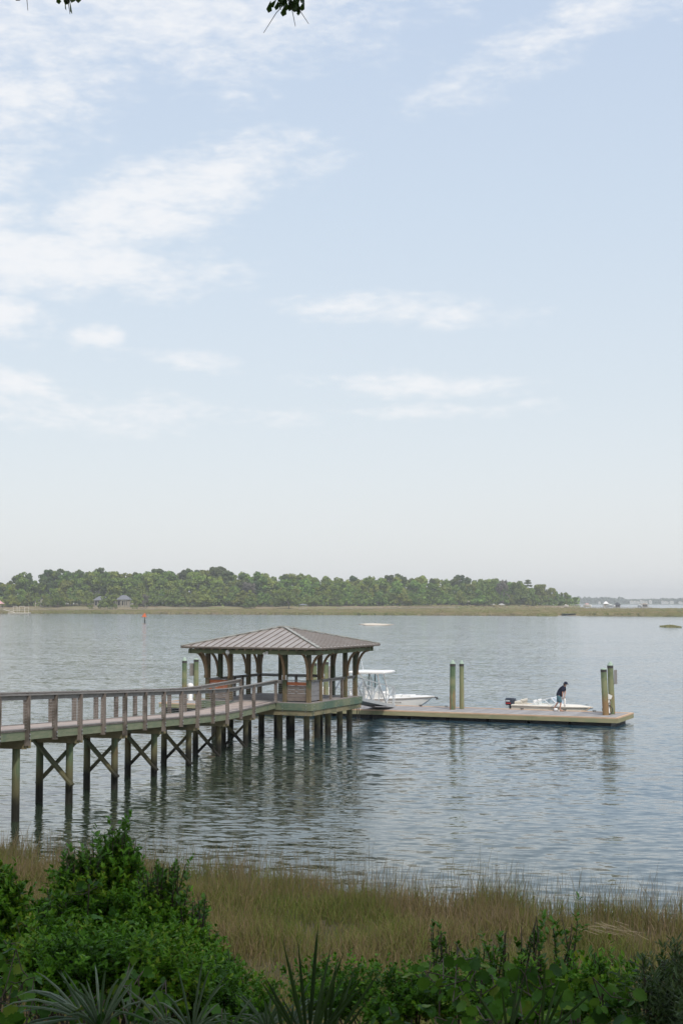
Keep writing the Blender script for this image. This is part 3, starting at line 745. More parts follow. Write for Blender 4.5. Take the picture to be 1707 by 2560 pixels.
M['mpile'] = wood('mooring_timber', (.19, .22, .115), (.27, .265, .15), (6, 6, .4), .15, .85, False, (.095, .15, .085), .9)
def mp_add():
    m = M['mpile']; t = NT(m.node_tree); b = t.n['Principled BSDF']; src = b.inputs['Base Color'].links[0].from_socket
    g = t.node('ShaderNodeNewGeometry').outputs['Position']; z = t.node('ShaderNodeSeparateXYZ'); t.l.new(g, z.inputs[0])
    n_ = t.noise(t.vmath('MULTIPLY', g, (7, 7, .5)), 1.2, 4., .6).outputs[0]
    rust = t.math('MULTIPLY', t.maprange(t.math('ADD', z.outputs[2], t.math('MULTIPLY', n_, 1.6)), 2.0, 2.7, 1., 0.), t.maprange(n_, .40, .56))
    c = t.mix(rust, src, (.27, .17, .085))
    c = t.mix(t.maprange(z.outputs[2], .1, .42), (.03, .03, .02), c)
    t.l.new(c, b.inputs['Base Color'])
mp_add()
mooring(10.1, 2.3, 3.05, .165, 'green mooring pile nearer the pavilion, thicker of the pair left of the small motorboat', lean=-.03)
mooring(9.76, 2.95, 3.03, .135, 'slim brown mooring pile behind the green one left of the small motorboat')
mooring(1.07, 1.9, 2.92, .175, 'dark green mooring pile with flat cap at the right end of the dock', cap='flat', lean=.12)
mooring(.93, 2.76, 3.10, .17, 'mooring pile with pointed cap and grey sign board at the right end of the dock', board=1, lean=.1)
mooring(27.6, 1.9, 2.95, .155, 'green mooring pile standing alone in front at the left end of the dock')
mooring(27.26, 2.76, 3.0, .16, 'green mooring pile carrying a grey sign board at the left end of the dock', cap='flat', board=-1)
mooring(18.67, 1.9, 2.95, .155, 'mooring pile half hidden behind the middle of the pavilion, green and plain')
mooring(18.3, 2.76, 3.0, .16, 'mooring pile with a beige board half hidden behind the right side of the pavilion', board=1)
# pedestals and hose
def pedestal(t_, n_, hh, label, slant):
    p = K(t_, n_, KZ); o = thing('dock_pedestal', label, 'dock pedestal', p)
    g_ = .6 if slant else 1.
    put('column', MB().lathe([(.17 * g_, 0), (.16 * g_, .1), (.13 * g_, .15), (.125 * g_, hh * .7)], p, 14), 'white', o, sm=True)
    if slant: put('head', MB().prism([p + Vector((-.16, -.12, hh * .7)), p + Vector((.12, -.12, hh * .7)), p + Vector((.20, -.12, hh * .86)), p + Vector((-.16, -.12, hh))], (0, .24, 0)), 'white', o)
    else: put('head', MB().lathe([(.13, hh * .7), (.2, hh * .74), (.21, hh * .86), (.17, hh * .95), (.06, hh)], p, 14), 'white', o, sm=True)
    put('outlet', MB().box(p + Vector((.05, -.16, hh * .55)), (.08, .08, .12)), 'signgrey', o)
    return o
pedestal(27.35, 2.2, 1.12, 'white round topped dock pedestal between the two left end mooring piles', False)
pedestal(1.05, 2.35, 1.2, 'white dock pedestal with slanted top between the right end mooring piles', True)
pc = K(1.12, 2.33, KZ)
t = thing('hose_coil', 'dark hose looped round the foot of the right end mooring piles', 'hose', pc)
mb = MB()
for k in range(3): mb.tube([pc + Vector((math.cos(a) * (.25 + .02 * k), -.20 + .05 * k + math.sin(a) * .08, .27 + math.sin(a) * (.26 - .02 * k))) for a in np.linspace(0, 6.28, 25)], .019, 6, False)
put('loop', mb, 'hose', t)

# ------------------------------------------------------------------ boats (local axes: x to the bow, y to port, z up)
def hull(L, B, zg, zbow, zk, stations=13, flare=.78, full=.42):
    """rings from stern to bow: keel, chine, sheer on both sides"""
    rings = []; sheer = []
    for i in range(stations):
        u = i / (stations - 1); x = -L / 2 + u * L
        wv = B / 2 * (1 if u < full else max(.0, 1 - ((u - full) / (1 - full)) ** 2.1)) * (0.94 + .06 * min(1, u * 4))
        wv = max(wv, .025); z = zg + (zbow - zg) * u ** 2
        kz = zk + (z - .12 - zk) * max(0, (u - .62) / .38) ** 2.2
        cz = kz + (z - kz) * .22; cw = wv * (flare + .14 - .25 * max(0, u - .5))
        xo = x - (.34 if u > .999 else 0) * 0
        rings.append([Vector((x, wv, z)), Vector((x - .05 * u, wv * .97, z - .10)), Vector((x - .16 * u * u, cw, cz)), Vector((x - .34 * u * u, 0, kz)), Vector((x - .16 * u * u, -cw, cz)), Vector((x - .05 * u, -wv * .97, z - .10)), Vector((x, -wv, z))])
        sheer.append((x, wv, z))
    return rings, sheer
def boat_common(o, L, B, zg, zbow, zk, hm, u_ck, m_low):
    rings, sh = hull(L, B, zg, zbow, zk)
    mb = MB().loft(rings, closed=False, cap=False); V0 = [tuple(p) for p in rings[0]]; mb.add(V0, [tuple(range(len(V0)))])
    hobj = put('hull', mb, hm, o, local=True, sm=False)
    # lower hull strake in another tone
    mb = MB()
    for sg in (1, -1):
        mb.loft([[Vector((r[2].x, sg * (abs(r[2].y) + .006), r[2].z + .02)), Vector((r[3].x, sg * .012, r[3].z - .006))] for r in rings[:-1]], closed=False, cap=False)
    put('bottom_paint', mb, m_low, hobj, local=True)
    mb = MB()
    for sg in (1, -1): mb.tube([Vector((x, sg * (w_ + .005), z - .05)) for x, w_, z in sh], .022, 6)
    put('rub_rail', mb, 'boatgrey', hobj, local=True)
    # fore deck with camber, side decks, cockpit liner
    mb = MB(); n = len(sh); k0 = int(u_ck * (n - 1))
    rr = []
    for i in range(k0, n):
        x, w_, z = sh[i]; c = .10 * min(1, w_ * 2)
        rr.append([Vector((x, w_ * q, z + c * (1 - q * q))) for q in (1, .6, .2, -.2, -.6, -1)])
    mb.loft(rr, closed=False, cap=False)
    for sg in (1, -1): mb.loft([[Vector((x, sg * w_, z)), Vector((x, sg * (w_ - .22), z + .03)), Vector((x, sg * (w_ - .25), z - .38))] for x, w_, z in sh[:k0 + 1]], closed=False, cap=False)
    x, w_, z = sh[0]; mb.box((x + .12, 0, z - .02), (.26, 2 * w_ - .02, .06))
    mb.add([(sh[0][0] + .2, w_ - .24, z - .38), (sh[0][0] + .2, -w_ + .24, z - .38), (sh[k0][0], -sh[k0][1] + .24, z - .38), (sh[k0][0], sh[k0][1] - .24, z - .38)], [(0, 1, 2, 3)])
    x, w_, z = sh[k0]; mb.add([(x, w_, z), (x, -w_, z), (x, -w_, z - .4), (x, w_, z - .4)] + [(x, w_ * .4, z + .09), (x, -w_ * .4, z + .09)], [(0, 4, 5, 1, 2, 3)])
    put('deck', mb, 'white' if hm == 'white' else hm, o, local=True)
    return rings, sh

bang = math.atan2(-DW.y, -DW.x)
# small bowrider at the right
bc = K(2.58 + 2.3, DB + 1.12, 0)
b1 = thing('motorboat', 'small cream motorboat with low windscreen and dark outboard tied behind the dock', 'motorboat', bc + UP * .05, rz=bang)
rings, sh = boat_common(b1, 4.6, 1.85, .63, .58, -.18, 'cream', .52, 'boatgrey')
# windscreen: near and far side panes sweeping up to the front
wf = .24
for sg in (-1, 1):
    y0 = sg * .80
    a, b_, c_, d_ = Vector((-1.22, y0, .66)), Vector((-.40, y0 * .90, .98)), Vector((.02, y0 * .82, 1.08)), Vector((.36, y0 * .86, .72))
    side = put('windscreen', MB().add([a, b_, c_, d_], [(0, 1, 2, 3)]), 'glass', b1, local=True)
    put('frame', MB().tube([a, b_, c_], .016, 6).tube([c_, d_], .026, 6).tube([b_, Vector((-.05, y0 * .87, .70))], .022, 6).tube([a, d_], .010, 6), 'decal', side, local=True)
fr = put('windscreen', MB().add([(.02, -.66, 1.08), (.02, .66, 1.08), (.50, .62, .72), (.50, -.62, .72)], [(0, 1, 2, 3)]), 'glass', b1, local=True)
put('frame', MB().tube([(.02, -.66, 1.08), (.02, .66, 1.08)], .016, 6).tube([(.02, 0, 1.08), (.50, 0, .72)], .012, 6), 'decal', fr, local=True)
for sg in (-1, 1):
    s_ = put('seat', MB().box((-.75, sg * .45, .50), (.5, .5, .18)).box((-.98, sg * .45, .72), (.14, .5, .42)), 'white', b1, local=True, bevel=.05)
put('rear_bench', MB().box((-1.98, 0, .68), (.46, 1.1, .30)).box((-1.78, 0, .86), (.16, 1.05, .16)), 'beige', b1, local=True, bevel=.05)
put('steering_wheel', MB().tube([(-.18 + .05 * math.sin(a), -.42 + .17 * math.cos(a), .86 + .16 * math.sin(a)) for a in np.linspace(0, 6.28, 15)], .014, 5, False), 'black', b1, local=True)
put('bow_cleat', MB().bar((1.85, 0, .70), (2.02, 0, .70), .04, .04), 'bolt', b1, local=True)
def outboard(par, x, zt, sc, col, deco):
    m_ = put('outboard_motor', MB().loft([[Vector((x + dx * sc, dy * sc, zt + z * sc)) for dx, dy in ((-.36 * k, -.19 * k), (-.40 * k, 0), (-.36 * k, .19 * k), (.10 * k, .22 * k), (.30 * k, .16 * k), (.34 * k, 0), (.30 * k, -.16 * k), (.10 * k, -.22 * k))] for z, k in ((-.50, .86), (-.42, 1.0), (-.12, 1.03), (-.03, .95), (.0, .78))]), col, par, local=True, bevel=.03)
    put('lower_unit', MB().box((x - .02 * sc, 0, zt - .78 * sc), (.22 * sc, .14 * sc, .6 * sc)).box((x - .1 * sc, 0, zt - 1.2 * sc), (.5 * sc, .1 * sc, .3 * sc)), col, m_, local=True)
    put('clamp', MB().box((x + .34 * sc, 0, zt - .62 * sc), (.2 * sc, .3 * sc, .24 * sc)), 'black', m_, local=True)
    if deco:
        mb = MB()
        for k in range(5): mb.box((x - (.30 - .062 * k) * sc, -.215 * sc - .006 * k * sc, zt - .2 * sc), (.042 * sc, .03, .085 * sc))
        put('lettering', mb, 'decal', m_, local=True)
        put('stripe', MB().box((x - .14 * sc, -.222 * sc, zt - .36 * sc), (.34 * sc, .03, .07 * sc)), 'red', m_, local=True)
    return m_
outboard(b1, -2.56, .98, .86, 'motor', True)

# white centre console boat behind the gangway
bc = K(12.27 + 3.5, DB + 1.38, 0)
b2 = thing('centre_console_boat', 'white centre console boat with hard top moored behind the gangway', 'motorboat', bc, rz=bang)
rings, sh = boat_common(b2, 7.0, 2.45, .74, .98, -.25, 'white', .60, 'boatgrey')
put('console', MB().prism([(-.95, -.45, .36), (.35, -.45, .36), (.30, -.45, 1.12), (-.05, -.45, 1.38), (-.75, -.45, 1.38), (-.90, -.45, .9)], (0, .9, 0)), 'white', b2, local=True, bevel=.04)
put('windscreen', MB().add([(.22, -.5, 1.2), (.22, .5, 1.2), (-.12, .46, 2.22), (-.12, -.46, 2.22)], [(0, 1, 2, 3)]), 'glass', b2, local=True)
for sg in (-1, 1): put('windscreen', MB().add([(.20, sg * .5, 1.2), (-.75, sg * .5, 1.3), (-.72, sg * .47, 2.2), (-.12, sg * .47, 2.2)], [(0, 1, 2, 3)]), 'glass', b2, local=True)
ht = put('hard_top', MB().loft([[Vector((x, y, z)) for x, y, z in ((-.5 - 1.25 * k, -1.02 * k, zz), (-.5 + 1.05 * k, -.95 * k, zz + .02), (-.5 + 1.27 * k, 0, zz + .05), (-.5 + 1.05 * k, .95 * k, zz + .02), (-.5 - 1.25 * k, 1.02 * k, zz))] for zz, k in ((2.26, .95), (2.30, 1.0), (2.36, 1.0), (2.42, .93))]), 'white', b2, local=True)
for sg in (-1, 1):
    put('top_post', MB().tube([(-.85, sg * .52, .45), (-.80, sg * .52, 1.6), (-1.1, sg * .75, 2.27)], .035, 8).tube([(.30, sg * .50, .9), (-.05, sg * .48, 2.27)], .045, 8), 'white', b2, local=True)
    put('side_post', MB().tube([(-.62, sg * .50, 1.3), (-.60, sg * .48, 2.27)], .03, 8), 'hose', b2, local=True)
put('leaning_seat', MB().box((-1.65, 0, .8), (.5, .95, .5)).box((-1.88, 0, 1.18), (.1, .95, .3)), 'white', b2, local=True, bevel=.05)
put('bow_cushion', MB().box((1.55, 0, .96), (1.1, 1.0, .12)), 'white', b2, local=True, bevel=.05)
put('dash', MB().box((-.93, 0, 1.12), (.06, .6, .14)).box((-.96, -.2, .72), (.05, .1, .08)).box((-.96, -.2, .55), (.05, .1, .08)), 'black', b2, local=True)
put('antenna', MB().tube([(-.9, -.6, 2.4), (-1.15, -.66, 3.6)], [.02, .01], 6), 'decal', b2, local=True)
put('bow_rail', MB().tube([(1.6, -.75, .93), (1.7, -.73, 1.08), (2.5, -.42, 1.12), (2.75, -.25, 1.02)], .016, 6), 'bolt', b2, local=True)
put('anchor', MB().tube([(3.25, 0, .98), (3.62, 0, .88)], .035, 6).tube([(3.62, -.12, .80), (3.64, 0, .92), (3.62, .12, .80)], .03, 6), 'hose', b2, local=True)
mb = MB()
for k in range(7): mb.box((1.0 + k * .11, -1.19 + .035 * k, .60), (.07, .03, .07))
put('lettering', mb, 'signgrey', b2, local=True)
outboard(b2, -3.85, 1.35, 1.25, 'white', False)
t = thing('dock_line', 'tan rope from the small motorboat bow to the dock edge', 'rope', K(2.9, DB - .05, KZ))
put('rope', MB().tube([K(2.95, DB - .12, KZ + .06), K(2.85, DB + .25, KZ + .02), K(2.75, DB + .7, KZ + .10), K(2.7, DB + 1.05, .66)], .014, 6), 'dockrim', t)

# ------------------------------------------------------------------ person stepping along the dock edge
PF = Vector((12.35, 81.0, KZ))
PX_ = Vector((.95, -.31, 0)).normalized(); PY_ = Vector((.31, .95, 0)).normalized()
def pp(x, y, z):
    x += max(0, z - .9) * .13
    return PF + PX_ * x + PY_ * y + UP * z
def skin(name, verts, edges, radii, m, par, sub=2, extra=None):
    me = bpy.data.meshes.new(name); me.from_pydata([tuple(v - PF) for v in verts], edges, []); me.update()
    ob = bpy.data.objects.new(name, me); C.objects.link(ob)
    sk = ob.modifiers.new('skin', 'SKIN'); sk.use_smooth_shade = True
    for i, r in enumerate(radii):
        rr = r if hasattr(r, '__len__') else (r, r)
        me.skin_vertices[0].data[i].radius = rr
    me.skin_vertices[0].data[0].use_root = True
    sb = ob.modifiers.new('sub', 'SUBSURF'); sb.levels = sub; sb.render_levels = sub
    dg = bpy.context.evaluated_depsgraph_get(); nm = bpy.data.meshes.new_from_object(ob.evaluated_get(dg))
    bpy.data.objects.remove(ob); nm.name = name
    if extra:
        V = [tuple(v.co) for v in nm.vertices]; F = [tuple(p.vertices) for p in nm.polygons]; o_ = len(V)
        V += [tuple(Vector(q) - PF) for q in extra.v]; F += [tuple(i + o_ for i in f) for f in extra.f]
        nm = bpy.data.meshes.new(name); nm.from_pydata(V, [], F)
    nm.materials.clear(); nm.materials.append(M[m]); smooth(nm)
    o2 = bpy.data.objects.new(name, nm); C.objects.link(o2); o2.parent = par
    return o2
man = thing('person', 'man in navy shirt, teal shorts and dark cap stooping beside the cream boat', 'person', PF)
bv = [pp(-.06, 0, .88), pp(-.02, 0, 1.02), pp(.06, 0, 1.18), pp(.145, 0, 1.33), pp(.185, 0, 1.385), pp(.215, 0, 1.43), pp(.235, 0, 1.50), pp(.25, 0, 1.57),      # pelvis .. head 0-7
      pp(-.05, -.09, .85), pp(.055, -.09, .47), pp(.0, -.09, .10), pp(.05, -.09, .045), pp(.19, -.09, .035),                                          # near leg, front foot 8-12
      pp(-.07, .09, .84), pp(-.13, .09, .50), pp(-.35, .09, .185), pp(-.375, .09, .12), pp(-.27, .09, .045),                                           # far leg trailing 13-17
      pp(.15, -.18, 1.33), pp(.165, -.22, 1.06), pp(.165, -.16, .83), pp(.17, -.14, .76),                                                          # near arm 18-21
      pp(.16, .18, 1.33), pp(.24, .21, 1.08), pp(.24, .10, .86), pp(.235, .07, .79)]                                                                # far arm 22-25
be = [(0, 1), (1, 2), (2, 3), (3, 4), (4, 5), (5, 6), (6, 7), (0, 8), (8, 9), (9, 10), (10, 11), (11, 12), (0, 13), (13, 14), (14, 15), (15, 16), (16, 17), (3, 18), (18, 19), (19, 20), (20, 21), (3, 22), (22, 23), (23, 24), (24, 25)]
br = [(.13, .15), (.115, .14), (.125, .16), (.10, .15), .06, .06, (.09, .075), (.085, .07), .085, .055, .036, .04, .03, .085, .055, .036, .04, .03, .055, .042, .028, .032, .055, .042, .028, .032]
fing = MB()
for (hx, hy, hz) in ((.17, -.14, .76), (.235, .07, .79)):
    for k in range(4):
        l_ = (.075, .085, .08, .062)[k]; o_ = (k - 1.5) * .02
        p0 = pp(hx + o_, hy, hz - .02); fing.tube([p0, p0 - UP * l_ * .55 + PY_ * .008, p0 - UP * l_ * .9 + PY_ * .028, p0 - UP * l_ * .85 + PY_ * .05], [.010, .009, .008, .006], 6)
    p0 = pp(hx + .03, hy + .01, hz + .01); fing.tube([p0, p0 + PX_ * .02 - UP * .03 + PY_ * .02, p0 + PX_ * .01 - UP * .055 + PY_ * .035], [.011, .010, .007], 6)
# nose, ears, feet details join the body
hd = pp(.262, 0, 1.50)
fing.tube([hd + PX_ * .075 + UP * .02, hd + PX_ * .108 - UP * .012, hd + PX_ * .085 - UP * .022], [.008, .014, .010], 6)
for sg in (-1, 1): fing.lathe([(.004, -.03), (.02, -.012), (.018, .02), (.004, .032)], hd + PY_ * sg * .078 - PX_ * .01, 8)
body = skin('body', bv, be, br, 'skin', man, 2, fing)
mb = MB()
for sg in (-1, 1): mb.lathe([(.002, -.01), (.011, 0), (.002, .01)], hd + PX_ * .072 + PY_ * sg * .032 + UP * .028, 8)
put('eye', mb, 'black', man)
put('mouth', MB().bar(hd + PX_ * .080 - PY_ * .025 - UP * .052, hd + PX_ * .080 + PY_ * .025 - UP * .052, .012, .010), 'hair', man)
sv = [pp(-.09, 0, .75), pp(-.03, 0, 1.02), pp(.055, 0, 1.18), pp(.14, 0, 1.345), pp(.185, 0, 1.41), pp(.15, -.17, 1.345), pp(.165, -.225, 1.10), pp(.16, .17, 1.345), pp(.225, .215, 1.13)]
skin('shirt', sv, [(0, 1), (1, 2), (2, 3), (3, 4), (3, 5), (5, 6), (3, 7), (7, 8)], [(.175, .20), (.165, .19), (.165, .20), (.14, .185), (.085, .095), (.095, .095), (.075, .075), (.095, .095), (.075, .075)], 'navy', man)
hv = [pp(-.07, 0, .95), pp(-.06, 0, .80), pp(-.03, -.095, .76), pp(.04, -.095, .46), pp(-.085, .095, .76), pp(-.135, .095, .48)]
skin('shorts', hv, [(0, 1), (1, 2), (2, 3), (1, 4), (4, 5)], [(.15, .175), (.15, .175), .125, .11, .12, .105], 'teal', man)
put('cap', MB().lathe([(.108, -.02), (.112, .03), (.095, .085), (.05, .12), (.01, .13)], pp(.248, 0, 1.545), 16).prism([pp(.32, -.07, 1.53), pp(.42, -.055, 1.50), pp(.435, 0, 1.497), pp(.42, .055, 1.50), pp(.32, .07, 1.53)], (0, 0, .012)), 'navy', man, sm=False)
put('hair', MB().lathe([(.06, -.07), (.095, -.04), (.103, .03), (.09, .05)], pp(.205, 0, 1.525), 14), 'hair', man, sm=True)
put('sandal', MB().loft([[pp(x, -.09 + y * w_, z) for y, z in ((-1, .0), (1, .0), (1, .03), (-1, .03))] for x, w_ in ((-.05, .035), (.05, .04), (.17, .05), (.25, .025))]), 'shoe', man)
put('sandal', MB().loft([[pp(-.385 + d * .75, .09 + y * w_, .10 - d * .42 + z) for y, z in ((-1, -.012), (1, -.012), (1, .02), (-1, .02))] for d, w_ in ((-.01, .035), (.08, .04), (.17, .048), (.24, .025))]), 'hair', man)
fp = pp(.21, .0, 0)
t = thing('hanging_fender', 'white boat fender held upright under the hands of the stooping man', 'fender', fp + UP * .3)
put('body', MB().lathe([(.02, .26), (.055, .29), (.06, .36), (.06, .62), (.05, .68), (.02, .72)], pp(.26, .02, 0), 12), 'white', t, sm=True)
put('rope', MB().tube([pp(.26, .02, .71), pp(.235, .03, .76), pp(.22, .0, .80)], .012, 6), 'dockrim', t)
t = thing('round_fender', 'small round white fender lying at the feet of the stooping man', 'fender', pp(-.25, -.2, 0))
put('body', MB().lathe([(.02, .0), (.09, .03), (.12, .09), (.10, .15), (.03, .18)], pp(-.23, -.12, 0), 14), 'white', t, sm=True)
put('eyelet', MB().tube([pp(-.10, -.14, .06), pp(-.03, -.15, .03), pp(0, -.2, .02)], .018, 6), 'white', t)

# ------------------------------------------------------------------ far shore
def FX(px, d): return (px - 853.5) / 3555 * d
def FZ(py, d): return 6.6 + (1505.6 - py) / 3555 * d
# channel marker
d = 469; x = FX(364, d); t = thing('channel_marker', 'orange red triangular channel marker on a pile in the river', 'channel marker', (x, d, 0))
put('pile', MB().tube([(x, d, -2), (x, d, 2.2)], [.2, .17], 10), 'pile', t)
put('daymark', MB().prism([(x - .62, d - .2, 1.75), (x + .62, d - .2, 1.75), (x + .12, d - .2, 3.05), (x - .12, d - .2, 3.05)], (0, -.04, 0)).prism([(x - .5, d + .1, 1.75), (x - 1., d - .1, 1.75), (x - .35, d - .05, 2.8)], (0, .04, 0)), 'orange', t)
# sand spit
n_ = 40; V = [];
mb = MB(); rings = []
for k, (q, hh) in enumerate(((1.0, -.12), (.8, .12), (.45, .33), (.1, .42))):
    rings.append([Vector((10.6 + math.cos(a) * 5.4 * q * (1 + .18 * math.sin(3 * a + k) + .07 * math.sin(7 * a)) - .9 * k, 418 + math.sin(a) * 20 * q * (1 + .15 * math.cos(2 * a) + .08 * math.sin(5 * a)), hh)) for a in np.linspace(0, 2 * math.pi, n_, endpoint=False)])
mb.loft(rings); put('sand_bar', mb, 'sand', kind='structure', sm=True)
# small grass islet on the right
n = 900; a = rng.uniform(0, 6.28, n); r = np.sqrt(rng.random(n)); ix, iy = FX(1672, 378) + np.cos(a) * r * 2.2, 378 + np.sin(a) * r * 8
V, F = scatter([(0, -.5, 0), (0, .5, 0), (1, .3, .1), (1, -.25, .1)], [(0, 1, 2, 3)], np.stack([ix, iy, np.zeros(n)], 1), np.tile([0, 0, 1.], (n, 1)) + rng.normal(size=(n, 3)) * .25, np.tile([0, -1., 0], (n, 1)) + rng.normal(size=(n, 3)) * .5, (.75 - r * .45) * rng.uniform(.6, 1.1, n), rng.uniform(.15, .4, n))
bulk('grass_islet', V, F, 'tuft', kind='stuff')

def pier(label, x0, d0, x1, d1, z, nb, w_=1.8, rail=True):
    p = Vector((x0, d0, z)); q = Vector((x1, d1, z)); u = (q - p).normalized()
    t = thing('pier', label, 'pier', (x0, d0, 0)); v = Vector((-u.y, u.x, 0))
    put('deck', MB().bar(p, q, w_, .3), 'farwoodwork', t)
    mb = MB()
    for k in range(nb + 1):
        c = p.lerp(q, k / nb)
        for s_ in (-.4, .4): mb.tube([c + v * w_ * s_ - UP * (z + 1), c + v * w_ * s_ - UP * .1], .16, 6)
    po = put('piling', mb, 'farwoodwork', t); po['kind'] = 'stuff'
    if rail:
        mb = MB()
        for s_ in (-.5, .5): mb.bar(p + v * w_ * s_ + UP * 1.05, q + v * w_ * s_ + UP * 1.05, .12, .14)
        put('handrail', mb, 'farwoodwork', t)
        mb = MB()
        for k in range(nb * 2 + 1):
            c = p.lerp(q, k / nb / 2)
            for s_ in (-.5, .5): mb.bar(c + v * w_ * s_, c + v * w_ * s_ + UP * 1.05, .12, .12, (1, 0, 0))
        rp = put('rail_post', mb, 'farwoodwork', t); rp['kind'] = 'stuff'
    return t
pier('long pale pier running along the left of the far marsh', FX(-60, 845), 845, FX(520, 1000), 1000, 2.1, 60)
pier('thin pale pier crossing the far marsh right of the small boathouse', FX(845, 980), 980, FX(1142, 1150), 1150, 2.2, 44)
pier('low brown pier along the back of the right hand marsh', FX(1180, 1240), 1240, FX(1420, 1310), 1310, 2.1, 36)
pier('faint far pier reaching toward the white boats on the right', FX(1400, 1330), 1330, FX(1625, 1345), 1345, 2.0, 34, rail=False)
def hut(name, label, cat, px, d, w_, base, eave, top, roofm, wall=None, posts=4, dep=None, group=None, over=.5):
    x = FX(px, d); dep = dep or w_ * .8
    t = thing(name, label, cat, (x, d, base), group)
    e = w_ / 2 + over; f = dep / 2 + over
    put('roof', MB().loft([[Vector((x + sx_ * e * k, d + sy_ * f * k, z)) for sx_, sy_ in ((-1, -1), (1, -1), (1, 1), (-1, 1))] for k, z in ((1., eave), (1.0, eave + .18), (.18, top))]), roofm, t)
    for i in range(posts):
        for sy_ in (-1, 1):
            c = Vector((x - w_ / 2 + w_ * i / (posts - 1), d + sy_ * dep / 2, 0)); put('post', MB().bar(c + UP * (base - 2.2), c + UP * (eave + .02), .22, .22, (1, 0, 0)), 'farwoodwork', t)
    put('floor', MB().box((x, d, base), (w_, dep, .25)), 'farwoodwork', t)
    if wall: put('wall', MB().box((x, d + .2, (base + eave) / 2 + .1), (w_ * .8, dep * .7, eave - base - .25)), wall, t)
    put('handrail', MB().bar((x - w_ / 2, d - dep / 2 - .1, base + 1), (x + w_ / 2, d - dep / 2 - .1, base + 1), .12, .12), 'farwoodwork', t)
    return t
hut('boathouse', 'little open boathouse with grey roof on the far marsh edge above the pavilion', 'boathouse', 758, 950, 5.0, 2.2, 4.6, 5.6, 'slate', None, 3, 4)
hut('pier_hut', 'grey hip roofed hut at the left end of the right hand huts', 'hut', 1183, 1230, 7, 2.3, 4.2, 6.2, 'slate', None, 3, 5, over=.9)
hut('pier_hut', 'pale peaked hut between two other huts on the right marsh', 'hut', 1229, 1245, 3.6, 2.3, 4.2, 6.0, 'pale', None, 3, 4)
hut('pier_hut', 'hut with long pale roof just right of the pale peaked hut', 'hut', 1252, 1250, 5.4, 2.3, 4.0, 5.6, 'pale', 'stone', 3, 4)
hut('pier_hut', 'grey boat shelter alone beyond the end of the wooded point', 'hut', 1440, 1310, 6.5, 1.6, 3.7, 4.6, 'signgrey', None, 3, 5)
hut('pier_hut', 'white tiered hut among the far docks left of the dark tent roof', 'hut', 1512, 1330, 4.6, 1.8, 5.0, 7.4, 'farwhite', 'beige', 3, 4)
hut('pier_hut', 'dark tent roofed shelter between far white docks', 'hut', 1540, 1330, 5.6, 1.6, 4.0, 6.4, 'darktent', 'darktent', 3, 4)
hut('pier_hut', 'brown timber hut at the far right end of the distant docks', 'hut', 1608, 1340, 6.2, 1.6, 4.4, 5.8, 'farwoodwork', 'signgrey', 3, 5)
hut('pier_pavilion', 'pier pavilion with faded red roof cut off by the left edge', 'pavilion', -4, 830, 6, 3.4, 5.6, 8.2, 'pink', None, 3, 6)
# frames on the left dock
def farframe(t, x, d, z0, w_, hh):
    mb = MB().bar((x, d, z0), (x, d, z0 + hh), .22, .22, (1, 0, 0)).bar((x + w_, d, z0), (x + w_, d, z0 + hh), .22, .22, (1, 0, 0)).bar((x - .1, d, z0 + hh), (x + w_ + .1, d, z0 + hh), .22, .22)
    put('frame', mb, 'beige', t)
d = 800; t = thing('floating_dock', 'pale floating dock with square timber frames off the left shore', 'dock', (FX(25, d), d, 0))
put('deck', MB().box((FX(52, d), d, .5), (11.8, 5, .55)), 'beige', t)
put('float', MB().box((FX(52, d), d, .06), (11.4, 4.6, .38)), 'float', t)
for px, hh, w_ in ((36, 3.6, 2.2), (51, 3.6, 3.0), (65, 3.2, 2.2)): farframe(t, FX(px, d), d, .7, w_, hh)
put('rail', MB().bar((FX(38, d), d - 1, 1.9), (FX(76, d), d - 1, 1.9), .14, .14), 'beige', t)
d = 803; t = thing('gangway', 'pale sloping gangway onto the far dock at the left edge', 'gangway', (FX(10, d), d, 0))
put('deck', MB().bar((FX(12, d), d, 2.5), (FX(40, d), d, .9), 1.4, .3), 'beige', t)
put('handrail', MB().bar((FX(12, d), d - .7, 3.5), (FX(40, d), d - .7, 1.9), .14, .14), 'beige', t)
d = 1280; t = thing('boat_lift', 'bare timber boat lift frame on the right marsh beyond the huts', 'boat lift', (FX(1285, d), d, 1))
for px in (1286, 1294, 1301): put('post', MB().bar((FX(px, d), d, .3), (FX(px, d), d, 4.4), .3, .3, (1, 0, 0)), 'farwoodwork', t)
put('beam', MB().bar((FX(1284, d), d, 4.2), (FX(1303, d), d, 4.2), .3, .35), 'farwoodwork', t)
